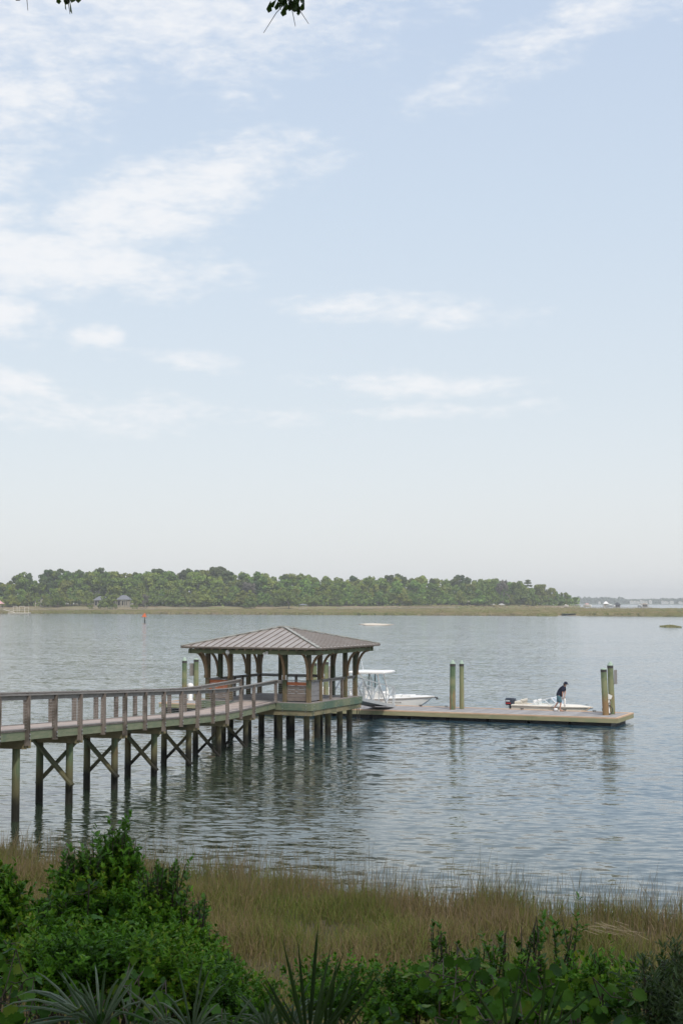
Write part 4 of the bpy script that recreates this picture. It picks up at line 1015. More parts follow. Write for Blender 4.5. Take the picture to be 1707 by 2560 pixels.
def farboat(label, px, d, L, hm, extra=None):
    x = FX(px, d); t = thing('lifted_boat', label, 'boat', (x, d, 2.2)); n0 = 0
    for s_ in (-.3, .3): put('lift_post', MB().bar((x + L * s_, d + 1.6, -.5), (x + L * s_, d + 1.6, 3.9), .25, .25, (1, 0, 0)).bar((x + L * s_, d - 1.5, 2.1), (x + L * s_, d + 1.6, 2.1), .2, .2), 'farwoodwork', t)
    put('hull', MB().loft([[Vector((x + xx, d - w_, 3.7 + s_)), Vector((x + xx, d, 2.2)), Vector((x + xx, d + w_, 3.7 + s_))] for xx, w_, s_ in ((-L / 2, 1.1, .2), (0, 1.2, .2), (L * .3, .9, .4), (L / 2, .1, .7))]), hm, t)
    put('cabin', MB().loft([[Vector((x - L * .2 * k, d - .7, z)), Vector((x + L * .16 * k, d - .7, z)), Vector((x + L * .16 * k, d + .7, z)), Vector((x - L * .2 * k, d + .7, z))] for z, k in ((3.6, 1.), (4.6, .7))]), 'farwhite', t)
    if extra: put('canopy', MB().loft([[Vector((x - L * .33 * k, d - 1 * k, z)), Vector((x + L * .2 * k, d - 1 * k, z)), Vector((x + L * .2 * k, d + 1 * k, z)), Vector((x - L * .33 * k, d + 1 * k, z))] for z, k in ((4.7, 1.), (5.6, .55))]), extra, t)
    return t
farboat('white boat under a red canopy beyond the wooded point', 1466, 1330, 8, 'farwhite', 'pink')
farboat('long white boat lying just right of the tiered white hut', 1524, 1325, 8.5, 'farwhite')
farboat('small white boat moored left of the far right timber hut', 1597, 1335, 4.5, 'farwhite')
farboat('white boat at the foot of the wooded point beside the boat shelter', 1412, 1305, 4.5, 'farwhite')

def far_house(name, label, px, d, w_, base, parts, group=None):
    x = FX(px, d); t = thing(name, label, 'house', (x, d, base), group); return t, x
# lodge behind the left marsh
hd_ = 1012; hx = FX(281, hd_); t = thing('lodge', 'low stone lodge with two grey hip roofs among the trees on the far left shore', 'house', (hx, hd_, 3.5))
for (px0, px1, ze, zt) in ((236, 273, 8.0, 10.9), (293, 327, 8.4, 11.6)):
    x0, x1 = FX(px0, hd_), FX(px1, hd_)
    put('wall', MB().box(((x0 + x1) / 2, hd_ + 3, 5.6), (x1 - x0 - 1.2, 8, 5.0)), 'stone', t)
    put('roof', MB().loft([[Vector((x0 - .4, hd_ - 2, ze)), Vector((x1 + .4, hd_ - 2, ze)), Vector((x1 + .4, hd_ + 8, ze)), Vector((x0 - .4, hd_ + 8, ze))], [Vector((x0 + 3.4, hd_ + 2, zt)), Vector((x1 - 3.4, hd_ + 2, zt)), Vector((x1 - 3.4, hd_ + 4, zt)), Vector((x0 + 3.4, hd_ + 4, zt))]]), 'slate', t)
    for k in range(3): put('window', MB().box((x0 + 1.9 + k * 2.4, hd_ - 1.03, 5.9), (1.5, .1, 3.0)), 'dkglass', t)
x0, x1 = FX(270, hd_), FX(296, hd_)
put('link_wall', MB().box(((x0 + x1) / 2, hd_ + 4, 5.4), (x1 - x0, 5, 4.4)), 'stone', t)
put('link_roof', MB().box(((x0 + x1) / 2, hd_ + 3.5, 7.8), (x1 - x0, 8, .3)), 'slate', t)
for px in (276, 292, 307, 317, 331, 337, 343): put('column', MB().bar((FX(px, hd_), hd_ - 2.4, 3.0), (FX(px, hd_), hd_ - 2.4, 8.0 if px < 330 else 5.6), .45, .45, (1, 0, 0)), 'stone', t)
hd_ = 1048; t = thing('cottage', 'cream house with several gables half hidden by trees on the far left shore', 'house', (FX(108, hd_), hd_, 3.5))
for (px0, px1, zt) in ((92, 103, 7.0), (106, 115, 9.0), (117, 125, 8.5)):
    x0, x1 = FX(px0, hd_), FX(px1, hd_); put('wall', MB().box(((x0 + x1) / 2, hd_, (3 + zt) / 2), (x1 - x0, 6, zt - 3)), 'beige', t)
    put('roof', MB().prism([(x0 - .3, hd_ - 3.4, zt), (x1 + .3, hd_ - 3.4, zt), ((x0 + x1) / 2, hd_ - 3.4, zt + 2)], (0, 7, 0)), 'slate', t)
    put('window', MB().box(((x0 + x1) / 2, hd_ - 3.03, zt - 2.2), (1.2, .1, 1.8)), 'dkglass', t)
hd_ = 1215; t = thing('modern_house', 'long low grey flat roofed house at the right end of the far wood', 'house', (FX(1115, hd_), hd_, 3))
x0, x1 = FX(1086, hd_), FX(1172, hd_)
for px, ww in ((1096, 6.4), (1141, 5.5)): put('wall', MB().box((FX(px, hd_), hd_, 4.6), (ww, 6, 5)), 'signgrey', t)
put('roof', MB().box(((x0 + x1) / 2, hd_, 7.5), (x1 - x0, 8, .5)), 'beige', t)
for px, ww in ((1118, 9.5), (1158, 7)): put('window', MB().box((FX(px, hd_), hd_ + 1, 5.2), (ww, .2, 3.2)), 'dkglass', t)
put('terrace', MB().box(((x0 + x1) / 2, hd_ - 3, 3.3), (x1 - x0, 4, .5)), 'farwoodwork', t)

# far land across the bay: low wooded shore as one mass, white buildings on it
mb = MB(); rr = []
for x in np.linspace(-600, 2600, 65): rr.append([Vector((x, 4350, -.5)), Vector((x, 4400, 2.5)), Vector((x, 5200, 3.5)), Vector((x, 5200, -1))])
mb.loft(rr, closed=False, cap=False); put('far_shore_terrain', mb, 'lawn', kind='structure')
n = 9000; x = rng.uniform(FX(1150, 4500), FX(1990, 4500), n); dd = rng.uniform(4420, 4900, n); hh = (15 + 4.5 * np.sin(x * .011) + 3 * np.sin(x * .037 + 1) + 2.5 * np.sin(x * .11)) * (.8 + .25 * rng.random(n))
zz = 2.5 + hh * rng.random(n) ** .7
V, F = scatter([(-.5, -.5, 0), (.5, -.4, .1), (.55, .5, 0), (-.45, .5, .1)], [(0, 1, 2, 3)], np.stack([x, dd, zz], 1), rdir(n), np.tile([0, -.6, .8], (n, 1)) + rdir(n) * .7, rng.uniform(4, 9, n))
bulk('distant_wood', V, F, 'farwood', kind='stuff')
for i, (px, w_, hh) in enumerate([(1576, 16, 9), (1585, 12, 8), (1592, 12, 7), (1600, 10, 12), (1606, 13, 8), (1613, 9, 7), (1623, 13, 11), (1653, 10, 9), (1662, 20, 7), (1676, 18, 8), (1697, 14, 6), (1496, 10, 6), (1700, 10, 4)]):
    d = 4385 - (i % 3) * 6; x = FX(px, d); w_ *= .62; hh *= .8
    t = thing('waterfront_house', 'tiny white house on the hazy shore far across the bay', 'house', (x, d, 2), 'white houses across the bay')
    put('wall', MB().box((x, d, 2 + hh / 2), (w_, 10, hh)), 'farwhite', t)
    put('roof', MB().prism([(x - w_ * .55, d - 5.5, 2 + hh), (x + w_ * .55, d - 5.5, 2 + hh), (x, d - 5.5, 4.5 + hh)], (0, 11, 0)), 'beige', t)
    for k in range(3): put('window', MB().box((x - w_ * .3 + k * w_ * .3, d - 5.05, 2 + hh * .6), (w_ * .14, .2, hh * .3)), 'dkglass', t)

# trees of the far shore: a few prototypes, then copies
QT = [(-.5, -.42, 0), (.5, -.5, .12), (.55, .42, 0), (-.42, .5, .12)]; QF = [(0, 1, 2, 3)]
def crown(lobes, q, size, flat=.75):
    Ps, Zs, Xs, Sz = [], [], [], []
    for (lx, ly, lz, lr) in lobes:
        n = int(q * lr * lr); dv = rdir(n); dv[:, 2] = np.abs(dv[:, 2]) * np.where(rng.random(n) < .72, 1, -1)
        r_ = lr * rng.uniform(.62, 1.06, n)
        Ps.append(np.array([lx, ly, lz]) + dv * r_[:, None] * np.array([1, 1, flat])); Zs.append(dv + rdir(n) * .40 + [0, 0, .25]); Xs.append(rdir(n)); Sz.append(rng.uniform(.6, 1.3, n) * size)
    return scatter(QT, QF, np.concatenate(Ps), np.concatenate(Xs), np.concatenate(Zs), np.concatenate(Sz))
def far_tree(name, label, group, kind, H, m):
    t = thing(name, label, 'tree', (0, 0, -500), group); L = []; tk = MB(); z0 = -500
    if kind == 'oak':
        for k in range(32):
            a = rng.uniform(0, 6.28); r = H * .42 * math.sqrt(rng.random()); zz = H * (.16 + .70 * (1 - (r / (H * .45)) ** 2) * rng.uniform(.25, 1))
            L.append((r * math.cos(a), r * math.sin(a), zz, H * rng.uniform(.085, .15)))
        br_ = [(a, H * .30) for a in (.4, 2.2, 3.9, 5.2)]; th = H * .30
    elif kind == 'round':
        for k in range(22):
            a = rng.uniform(0, 6.28); r = H * .26 * math.sqrt(rng.random()); zz = H * rng.uniform(.16, .9) - r * .15
            L.append((r * math.cos(a), r * math.sin(a), zz, H * rng.uniform(.08, .135)))
        br_ = [(a, H * .16) for a in (1., 3., 5.)]; th = H * .5
    elif kind == 'pine':
        for k in range(20):
            a = rng.uniform(0, 6.28); zz = H * rng.uniform(.42, .93); r = H * .17 * math.sqrt(rng.random()) * (1.25 - zz / H)* 1.9
            L.append((r * math.cos(a), r * math.sin(a), zz, H * rng.uniform(.055, .105)))
        br_ = [(a, H * .1) for a in (1.5, 4.)]; th = H * .93
    elif kind == 'tiered':
        for zf, r in ((.55, .20), (.66, .23), (.77, .17), (.87, .12), (.95, .06)):
            for k in range(5):
                a = k * 1.257 + zf * 9; L.append((r * H * math.cos(a) * .7, r * H * math.sin(a) * .7, zf * H, H * .055))
            L.append((0, 0, zf * H + .3, H * .05))
        br_ = []; th = H * .95
    q = {'oak': 17, 'round': 17, 'pine': 26, 'tiered': 34}[kind]; V, F = crown(L, q, {'oak': .95, 'round': .9, 'pine': .75, 'tiered': .7}[kind], .5 if kind == 'tiered' else .72 if kind == 'pine' else .85)
    V[:, 2] += z0; bulk('crown', V, F, m, t)
    tk.tube([(0, 0, z0 - 1), (.1, 0, z0 + th * .5), (-.1, .1, z0 + th)], [H * .018, H * .014, H * .007], 7)
    for a, r in br_: tk.tube([(0, 0, z0 + th * .7), (r * .6 * math.cos(a), r * .6 * math.sin(a), z0 + H * .42), (r * math.cos(a), r * math.sin(a), z0 + H * .58)], [H * .011, H * .008, H * .004], 6)
    put('trunk', tk, 'fartrunk', t)
    return t
def dup(root, loc, rz, sc, label=None, group=None):
    r = root.copy(); C.objects.link(r); r.location = loc; r.rotation_euler = (0, 0, rz); r.scale = sc
    if label: r['label'] = label
    if group: r['group'] = group
    for ch in root.children:
        c = ch.copy(); C.objects.link(c); c.parent = r
    return r
LO, LP, LR = 'broad dense green oak crowding the far wooded shore', 'tall dark pine with a high crown rising from the far wood', 'rounded mid green tree packed in the far wooded shore'
GO, GP_, GR = 'oaks of the far wood', 'pines of the far wood', 'rounded trees of the far wood'
prot = {'oak': [far_tree('oak_tree', LO, GO, 'oak', 20, 'treeA') for _ in range(3)], 'pine': [far_tree('pine_tree', LP, GP_, 'pine', 26, 'treeB') for _ in range(4)], 'round': [far_tree('broadleaf_tree', LR, GR, 'round', 20, 'treeA') for _ in range(3)]}
used = set()
def plant(kind, px, d, ytop, wide=1., label=None, group=None, base=None, src=None):
    H0 = {'oak': 20 * .93, 'pine': 26, 'round': 20 * .97, 'tiered': 24}[kind]
    x = FX(px, d); b = zi(x, d) - .2 if base is None else base; h_ = max(4., FZ(ytop, d) - b)
    P = src or prot[kind][rng.integers(len(prot[kind]))]; s_ = h_ / H0
    loc = (x, d, b); sc = (s_ * wide, s_ * wide, s_); rz = rng.uniform(0, 6.28)
    if P.name not in used:
        used.add(P.name); P.location = loc; P.scale = sc; P.rotation_euler = (0, 0, rz)
        if label: P['label'] = label
        return P
    return dup(P, loc, rz, sc, label, group)
for P in sum(prot.values(), []):                    # parts were built with the prototype's own origin
    pass
SK = np.array([(-40, 1462), (0, 1458), (30, 1447), (60, 1427), (85, 1446), (110, 1432), (145, 1421), (190, 1424), (230, 1425), (300, 1426), (350, 1431), (400, 1424), (450, 1428), (520, 1421), (570, 1425), (620, 1433), (660, 1430), (700, 1437), (745, 1430), (800, 1441), (850, 1444), (900, 1445), (940, 1438), (1000, 1439), (1050, 1437), (1100, 1445), (1160, 1443), (1200, 1445), (1260, 1443), (1290, 1452), (1320, 1462), (1360, 1459), (1400, 1476), (1430, 1492), (1450, 1503), (1475, 1512)], float)
def skyl(px): return float(np.interp(px, SK[:, 0], SK[:, 1]))
# skyline row: pines and tall trees
px = -30.
while px < 1285:
    pine = rng.random() < (.5 if px < 640 else .2)
    d = Dtree(px) + rng.uniform(55, 95)
    plant('pine' if pine else ('round', 'oak')[rng.integers(2)], px, d, skyl(px) + (rng.uniform(-9, 3) if pine else rng.uniform(-1, 9)), rng.uniform(.7, 1.05) if pine else rng.uniform(.75, 1.0))
    px += rng.uniform(11, 18)
px = -25.                                           # middle row
while px < 1400:
    d = Dtree(px) + rng.uniform(25, 55); yt = skyl(px)
    plant(('round', 'oak', 'pine')[rng.integers(3) if px < 650 else rng.integers(2)], px, d, yt + (1517 - yt) * rng.uniform(.14, .30), rng.uniform(.9, 1.15)); px += rng.uniform(11, 18)
px = -20.                                           # front row
while px < 1435:
    if 236 < px < 262 or 300 < px < 326: px += 9; continue
    d = Dtree(px) + rng.uniform(2, 22); yt = skyl(px)
    plant(('oak', 'round', 'oak')[rng.integers(3)], px, d, yt + (1517 - yt) * rng.uniform(.38, .62), rng.uniform(.85, 1.2)); px += rng.uniform(15, 25)
for (px, d, yt, kd, wd2) in ((266, 1004, 1480, 'oak', .8), (284, 1000, 1486, 'round', .9), (97, 1030, 1492, 'round', .7), (112, 1036, 1486, 'round', .55), (124, 1034, 1484, 'oak', .6), (228, 1006, 1494, 'round', .8), (338, 1004, 1493, 'round', 1.)): plant(kd, px, d, yt, wd2)
# right hand end of the wood
for (px, yt, kd) in ((1345, 1459, 'round'), (1360, 1458, 'oak'), (1378, 1468, 'round'), (1392, 1475, 'oak'), (1408, 1480, 'round'), (1420, 1487, 'oak'), (1436, 1492, 'round'), (1310, 1466, 'round'), (1328, 1470, 'oak'), (1295, 1453, 'oak')): plant(kd, px, Dtree(px) + rng.uniform(0, 25), yt, .85)
# trees that stand out
TI = far_tree('pine_tree', 'lone tiered pine standing above the right end of the far wood', None, 'tiered', 24, 'treeB'); TI.location = (FX(1318, 1310), 1310, 2); s_ = (FZ(1449, 1310) - 2) / 24; TI.scale = (s_,) * 3
BR = far_tree('oak_tree', 'bright yellow green oak, tallest broad crown in front of the far wood above the pavilion', None, 'oak', 20, 'treeC'); d = 1040; BR.location = (FX(722, d), d, 1.2); s_ = (FZ(1462, d) - 1.2) / 18.6; BR.scale = (s_ * 1.15, s_, s_)
BR2 = dup(BR, (FX(625, 1045), 1045, 1.2), 1.3, ((FZ(1488, 1045) - 1) / 18.6,) * 3, 'smaller bright green oak on the shore left of the tallest bright oak')
BR3 = dup(BR, (FX(1210, 1225), 1225, 1.5), 2.3, ((FZ(1449, 1225) - 1.5) / 18.6 * .85, 1, (FZ(1449, 1225) - 1.5) / 18.6), 'big bright green crown near the right end of the far wood')
BR4 = dup(BR, (FX(147, 1012), 1012, 2), .6, ((FZ(1474, 1012) - 2) / 18.6 * .7, .8, (FZ(1474, 1012) - 2) / 18.6), 'bright yellow green tree on the far left shore beside the cream house')
for (px, yt, d, lb) in ((622, 1452, 1075, 'bare grey crowned tree in the far wood left of the brightest oak'), (1255, 1448, 1262, 'brownish grey half bare tree at the right of the far wood'), (365, 1486, 1030, 'pale grey scrubby tree just right of the grey roofed lodge')):
    g_ = far_tree('bare_tree', lb, None, 'round', 20, 'treeD'); s_ = (FZ(yt, d) - 1.5) / 19.4; g_.location = (FX(px, d), d, 1.5); g_.scale = (s_ * .7, s_ * .7, s_)
# undergrowth along the wood's foot, one mass
n = 15000; px = rng.uniform(-60, 1446, n); dd = Dtree(px) + rng.uniform(8, 100, n); x = FX(px, dd)
lawn = ((px > 165) & (px < 350)); zz = 1.2 + rng.random(n) ** 1.2 * np.where(lawn, 1.8, 9.5); dd = np.where(lawn, dd - 4, dd)
V, F = scatter(QT, QF, np.stack([x, dd, zz], 1), rdir(n), np.tile([0, -.5, .6], (n, 1)) + rdir(n) * .7, rng.uniform(.8, 1.8, n))
bulk('undergrowth', V, F, 'treeA', kind='stuff')

# ------------------------------------------------------------------ near marsh grass
def shore(x): return 32.6 - .50 * np.clip(x, -40, 40)
def blades(n, q0, q1, hmin, hmax, wd_, x0=-15, x1=13, bend=.25, power=1.):
    x = rng.uniform(x0, x1, n); q = q0 + (q1 - q0) * rng.random(n) ** power; y = shore(x) + q
    cl = .5 + .25 * (np.sin(x * 2.1 + 1.3 * np.sin(y * 1.1)) + np.sin(y * 1.7 + 1.7 * np.sin(x * .9 + 2)))      # clumps
    edge = q1 - .9 - .9 * np.sin(x * 1.3) * np.sin(x * .47 + 1) - .5 * np.sin(x * 3.1 + .5)
    keep = (rng.random(n) < .30 + .9 * cl) & ((q < edge) | (rng.random(n) < .16))
    x, y, q, cl = x[keep], y[keep], q[keep], cl[keep]; n = len(x)
    h_ = rng.uniform(hmin, hmax, n) * (.62 + .6 * cl); z = gz(x, y) - .04
    lean = rng.normal(size=(n, 2)) * bend + np.array([.05, 0]); yaw = rng.uniform(0, 6.28, n); side = np.stack([np.cos(yaw), np.sin(yaw), 0 * yaw], 1)
    B = np.stack([x, y, z], 1); mid = B + np.stack([lean[:, 0] * h_ * .25, lean[:, 1] * h_ * .25, h_ * .55], 1); top = B + np.stack([lean[:, 0] * h_ * .8, lean[:, 1] * h_ * .8, h_ * (1 - .3 * np.minimum(1, (lean ** 2).sum(1)))], 1)
    ww = (wd_ * rng.uniform(.6, 1.3, n))[:, None] / 2
    V = np.stack([B - side * ww, B + side * ww, mid + side * ww * .9, mid - side * ww * .9, top + side * ww * .15, top - side * ww * .15], 1)
    i = np.arange(n)[:, None] * 6
    F = np.concatenate([i + np.array([[0, 1, 2, 3]]), i + np.array([[3, 2, 4, 5]])], 0)
    return V.reshape(-1, 3), F
VS = [blades(240000, -18, .9, .22, .50, .0125, bend=.42), blades(14000, -3, 1.6, .35, .7, .011)]
o_ = 0; Va = []; Fa = []
for V, F in VS: Va.append(V); Fa.append(F + o_); o_ += len(V)
bulk('marsh_grass', np.concatenate(Va), np.concatenate(Fa), 'grass', kind='stuff')
VS = [blades(5200, -3, 2.2, .55, 1.05, .010, bend=.22), blades(1500, .8, 5.0, .5, 1.0, .009, -8, 13, bend=.2)]
o_ = 0; Va = []; Fa = []
for V, F in VS: Va.append(V); Fa.append(F + o_); o_ += len(V)
bulk('shore_reeds', np.concatenate(Va), np.concatenate(Fa), 'reed', kind='stuff')
t = thing('fallen_reeds', 'heap of pale broken reeds lying on the marsh grass at the right', 'reed heap', (4.65, 25.0, .5))
mb = MB()
for k in range(20):
    p = Vector((4.45 + rng.normal() * .22, 25.2 + rng.normal() * .22, .86 + rng.random() * .16)); a = rng.normal() * .35 - .75
    q = p + Vector((math.cos(a), math.sin(a) * .6, -.12 + rng.normal() * .1)) * rng.uniform(.25, .55); mb.bar(p, q, .008, .005)
put('stalks', mb, 'reedpale', t)

# ------------------------------------------------------------------ near shrubs, vines, palmettos
LEAF = [(0, 0, 0), (.35, .24, .06), (.75, .2, .04), (1, 0, -.06), (.75, -.2, .04), (.35, -.24, .06)]; LEAFF = [(0, 1, 2, 3), (0, 3, 4, 5)]
NARROW = [(0, 0, 0), (.35, .12, .03), (.75, .1, .02), (1, 0, -.06), (.75, -.1, .02), (.35, -.12, .03)]
def shoots(P0, D0, L, per, size, tv=LEAF, droop=.15, sz=(.5, 1.4)):
    """leaves set round shoots: start points, directions, lengths"""
    n = len(P0); per_t = rng.random((n, per)) ** .8; bend = rdir(n) * .25
    Pp = P0[:, None, :] + D0[:, None, :] * (per_t * L[:, None])[..., None] + bend[:, None, :] * (per_t ** 2 * L[:, None])[..., None]
    az_ = rng.uniform(0, 6.28, (n, per)); ref = norm(np.cross(D0, rdir(n))); r2 = np.cross(D0, ref)
    out = ref[:, None, :] * np.cos(az_)[..., None] + r2[:, None, :] * np.sin(az_)[..., None]
    X = out + D0[:, None, :] * (.35 + .75 * per_t)[..., None] - np.array([0, 0, droop]); X = norm(X)
    Z = D0[:, None, :] * .9 + np.array([0, 0, .55]) - out * .2 + rng.normal(size=X.shape) * .25
    N = n * per
    return scatter(tv, LEAFF, Pp.reshape(N, 3), X.reshape(N, 3), Z.reshape(N, 3), rng.uniform(*sz, N) * size)
def shrub(name, label, blobs, nsh, per, size, m='shrub', tv=LEAF, sprouts=(), group=None, inner=2500):
    base = Vector((blobs[0][0], blobs[0][1], float(gz(blobs[0][0], blobs[0][1]))))
    t = thing(name, label, 'shrub', base, group); Va = []; Fa = []; o_ = 0; tot_ = sum(b[3] * b[4] for b in blobs); stems = MB()
    for (x, y, z, r, rz_) in blobs:
        n = max(20, int(nsh * r * rz_ / tot_)); dv = rdir(n); dv[:, 2] = np.abs(dv[:, 2]) * np.where(rng.random(n) < .85, 1, -1); dv[:, 1] -= .25 * rng.random(n)
        rr = rng.uniform(.62, 1.0, n)[:, None]; P0 = np.array([x, y, z]) + norm(dv) * rr * np.array([r, r, rz_]); D0 = norm(norm(dv) * .7 + np.array([0, 0, .75]) + rdir(n) * .35)
        V, F = shoots(P0, D0, rng.uniform(.14, .38, n), per, size, tv); Va.append(V); Fa.append(F + o_); o_ += len(V)
        k = int(inner * r * rz_ / tot_); P = np.array([x, y, z]) + rdir(k) * (rng.random(k) ** .4)[:, None] * np.array([r, r, rz_]) * .85
        V, F = scatter(tv, LEAFF, P, rdir(k), rdir(k) + [0, 0, .8], rng.uniform(.8, 1.4, k) * size); Va.append(V); Fa.append(F + o_); o_ += len(V)
        for _ in range(7):
            dv_ = Vector(rdir(1)[0]); dv_.z = abs(dv_.z); q = Vector((x + dv_.x * r * .8, y + dv_.y * r * .8, z + dv_.z * rz_ * .8)); g0 = base + Vector((rng.normal() * .2, rng.normal() * .2, -.1))
            stems.tube([g0, g0.lerp(q, .5) + Vector((0, 0, .15)), q], [.02, .013, .006], 5)
    bulk('foliage', np.concatenate(Va), np.concatenate(Fa), m, t)
    for (x, y, z, L, n_) in sprouts:                # leading shoots that stand clear of the crown
        n_ = int(n_ * 1.5); P0 = np.array([[x, y, z]]) + rng.normal(size=(n_, 3)) * [.055, .08, .05]; D0 = norm(np.array([[0, 0, 1.]]) + rng.normal(size=(n_, 3)) * .13)
        V, F = shoots(P0, D0, L * rng.uniform(.6, 1.05, n_), int(34 * L / .5) + 6, size * 1.1, tv, .0); Va.append(V)
        bulk('shoot_leaves', V, F, 'shrubtip' if m == 'shrub' else m, t)
        for i in range(n_): stems.tube([P0[i] - D0[i] * .5, P0[i], P0[i] + D0[i] * L * .9], [.012, .009, .004], 5)
    put('stem', stems, 'stem', t)
    return t
def at(px, py, d):
    t_ = math.tan(R(3.63)); yc = (1280 - py) / 3555.6; xc = (px - 853.5) / 3555.6; c, s_ = math.cos(R(3.63)), math.sin(R(3.63))
    k = d / (c - yc * s_); return (xc * k, d, 6.6 + (s_ + yc * c) * k)
def B_(px, py, d, r, rz_): x, y, z = at(px, py, d); return (x, y, z, r, rz_)
def SP(px, py, d, L, n_): x, y, z = at(px, py, d); return (x, y, z - L * .9, L, n_)
shrub('marsh_shrub', 'tallest glossy green shrub at the left with a leafy spire against the water', [B_(245, 2330, 16, .44, .42), B_(195, 2280, 16, .20, .22), B_(295, 2220, 16.2, .15, .32)], 1026, 26, .053, sprouts=[SP(292, 2092, 16.2, .55, 15), SP(316, 2130, 16.2, .42, 9), SP(262, 2135, 16.2, .5, 10), SP(222, 2130, 16., .35, 9), SP(190, 2135, 16, .32, 8), SP(165, 2175, 16, .28, 6)])
shrub('marsh_shrub', 'rounded bright green shrub right of the tall spire shrub, sloping down to the grass', [B_(395, 2400, 15.2, .38, .30), B_(480, 2460, 14.8, .26, .19), B_(385, 2310, 15.4, .17, .17)], 1350, 26, .048, sprouts=[SP(430, 2165, 15.4, .42, 8), SP(382, 2175, 15.4, .32, 8), SP(445, 2215, 15.3, .3, 4), SP(488, 2250, 15.2, .28, 5), SP(520, 2330, 15, .25, 5)])
shrub('marsh_shrub', 'dark green shrub cut by the left edge of the picture', [B_(-15, 2370, 14.5, .24, .40), B_(10, 2300, 14.6, .13, .20), B_(-90, 2320, 14.3, .3, .5)], 702, 26, .056, sprouts=[SP(0, 2170, 14.5, .32, 6), SP(28, 2215, 14.6, .26, 5)])
shrub('marsh_shrub', 'low green shrub filling the dip between the left edge shrub and the spire shrub', [B_(130, 2400, 15, .32, .20), B_(90, 2370, 15.3, .2, .13)], 513, 24, .053, sprouts=[SP(95, 2262, 15.2, .18, 4), SP(150, 2240, 15.2, .2, 5)])
shrub('marsh_shrub', 'low shaded shrub in front of the spire shrub above the silvery palmettos', [B_(280, 2450, 13, .40, .24), B_(150, 2460, 12.6, .32, .24), B_(410, 2470, 12.8, .32, .22)], 702, 22, .052)
shrub('marsh_shrub', 'low bright shrub at the foot of the marsh grass left of the spiky palmetto', [B_(545, 2510, 14, .22, .17), B_(610, 2560, 13.2, .26, .14), B_(490, 2520, 13.4, .28, .22)], 540, 24, .043, sprouts=[SP(560, 2390, 14.3, .2, 5), SP(600, 2430, 14.3, .2, 4)])
shrub('marsh_shrub', 'shrub with three leafy upright sprouts in front of the grass at the right', [B_(1330, 2545, 12, .32, .17), B_(1240, 2550, 12, .24, .14), B_(1420, 2550, 12, .20, .14)], 445, 24, .048, sprouts=[SP(1340, 2318, 12.2, .42, 5), SP(1420, 2312, 12.2, .5, 4), SP(1245, 2350, 12.2, .36, 5), SP(1205, 2400, 12.3, .25, 3), SP(1375, 2400, 12.1, .3, 3)])
shrub('marsh_shrub', 'small leafy shrub with one dark upright sprout near the right end of the vines', [B_(1510, 2510, 11.6, .14, .15)], 108, 22, .047, sprouts=[SP(1515, 2398, 11.7, .36, 5)])
shrub('marsh_shrub', 'small sprouting shrub behind the vines right of the spiky palmetto', [B_(1090, 2515, 12.6, .26, .11), B_(980, 2535, 12.6, .26, .11), B_(830, 2510, 13, .26, .12)], 364, 24, .043, sprouts=[SP(1090, 2330, 12.8, .32, 4), SP(1130, 2365, 12.8, .28, 4)])
shrub('wax_myrtle', 'dark narrow leaved shrub at the lower right corner', [B_(1705, 2545, 9.5, .16, .20), B_(1690, 2590, 9.2, .18, .14), B_(1770, 2600, 9.5, .22, .18)], 405, 24, .052, 'myrtle', NARROW, sprouts=[SP(1695, 2370, 9.5, .22, 4), SP(1645, 2430, 9.4, .2, 4)], inner=1000)
# vines
ang = np.linspace(-2.6, 2.6, 23)
rad = np.array([.42, .60, .52, .62, .48, .66, .60, .80, .66, .90, .86, 1.0, .86, .90, .66, .80, .60, .66, .48, .62, .52, .60, .42])
GL_ = [(.0, 0, 0)] + [(.32 + math.cos(a) * r * .64, math.sin(a) * r * .62, .16 * abs(math.sin(a)) * r - .14 * max(0, math.cos(a)) * r - .10 * abs(math.sin(2 * a)) * r) for a, r in zip(ang, rad)] + [(.2, 0, -.02)]
GLF = [(24, i, i + 1) for i in range(1, 23)] + [(24, 0, 1), (24, 23, 0)]
def vine(label, boxes, n, size):
    c = boxes[0]; t = thing('wild_vine', label, 'vine', (c[0], c[1], float(gz(c[0], c[1])))); Pn = []
    for (x, y, z, a, b) in boxes: k = int(n * a * b / sum(q[3] * q[4] for q in boxes)) + 4; Pn.append(np.array([x, y, z]) + rng.normal(size=(k, 3)) * [a * .5, .22, b * .5])
    P = np.concatenate(Pn); k = len(P); Z = np.tile([0, -.55, .75], (k, 1)) + rdir(k) * .85; X = np.stack([rng.normal(size=k), rng.normal(size=k) * .5 - .2, rng.normal(size=k) * .5 - .35], 1)
    V, F = scatter(GL_, GLF, P, X, Z, size * rng.uniform(.4, 1.15, k)); bulk('foliage', V, F, 'vine', t)
    mb = MB()
    for i in range(0, k - 1, 3):
        q = Vector(P[i]); r = Vector(P[min(k - 1, i + 3)])
        if (q - r).length < .9: mb.tube([q, q.lerp(r, .5) + Vector((0, 0, -.05)), r], .004, 4)
    for (x, y, z, a, b) in boxes: mb.tube([(x, y, float(gz(x, y)) - .05), (x + .05, y, z - .2), (x + a * .3, y, z)], .006, 4)
    put('stem', mb, 'stem', t); return t
vine('large leaved vine spreading over the shrubs at the right of the spiky palmetto', [B_(1180, 2450, 10, .22, .14), B_(1080, 2440, 10.2, .18, .10), B_(1330, 2460, 10, .30, .14)], 84, .11)
vine('broad leaved vine along the bottom edge at the right', [B_(1150, 2545, 9, .30, .12), B_(1300, 2550, 9, .32, .14), B_(1420, 2530, 9.2, .2, .14), B_(1000, 2550, 9.2, .24, .12)], 110, .11)
vine('pale green vine leaves trailing at the right end of the bottom edge', [B_(1530, 2500, 9.3, .14, .10), B_(1590, 2520, 9.2, .16, .10), B_(1490, 2480, 9.6, .12, .08)], 34, .12)
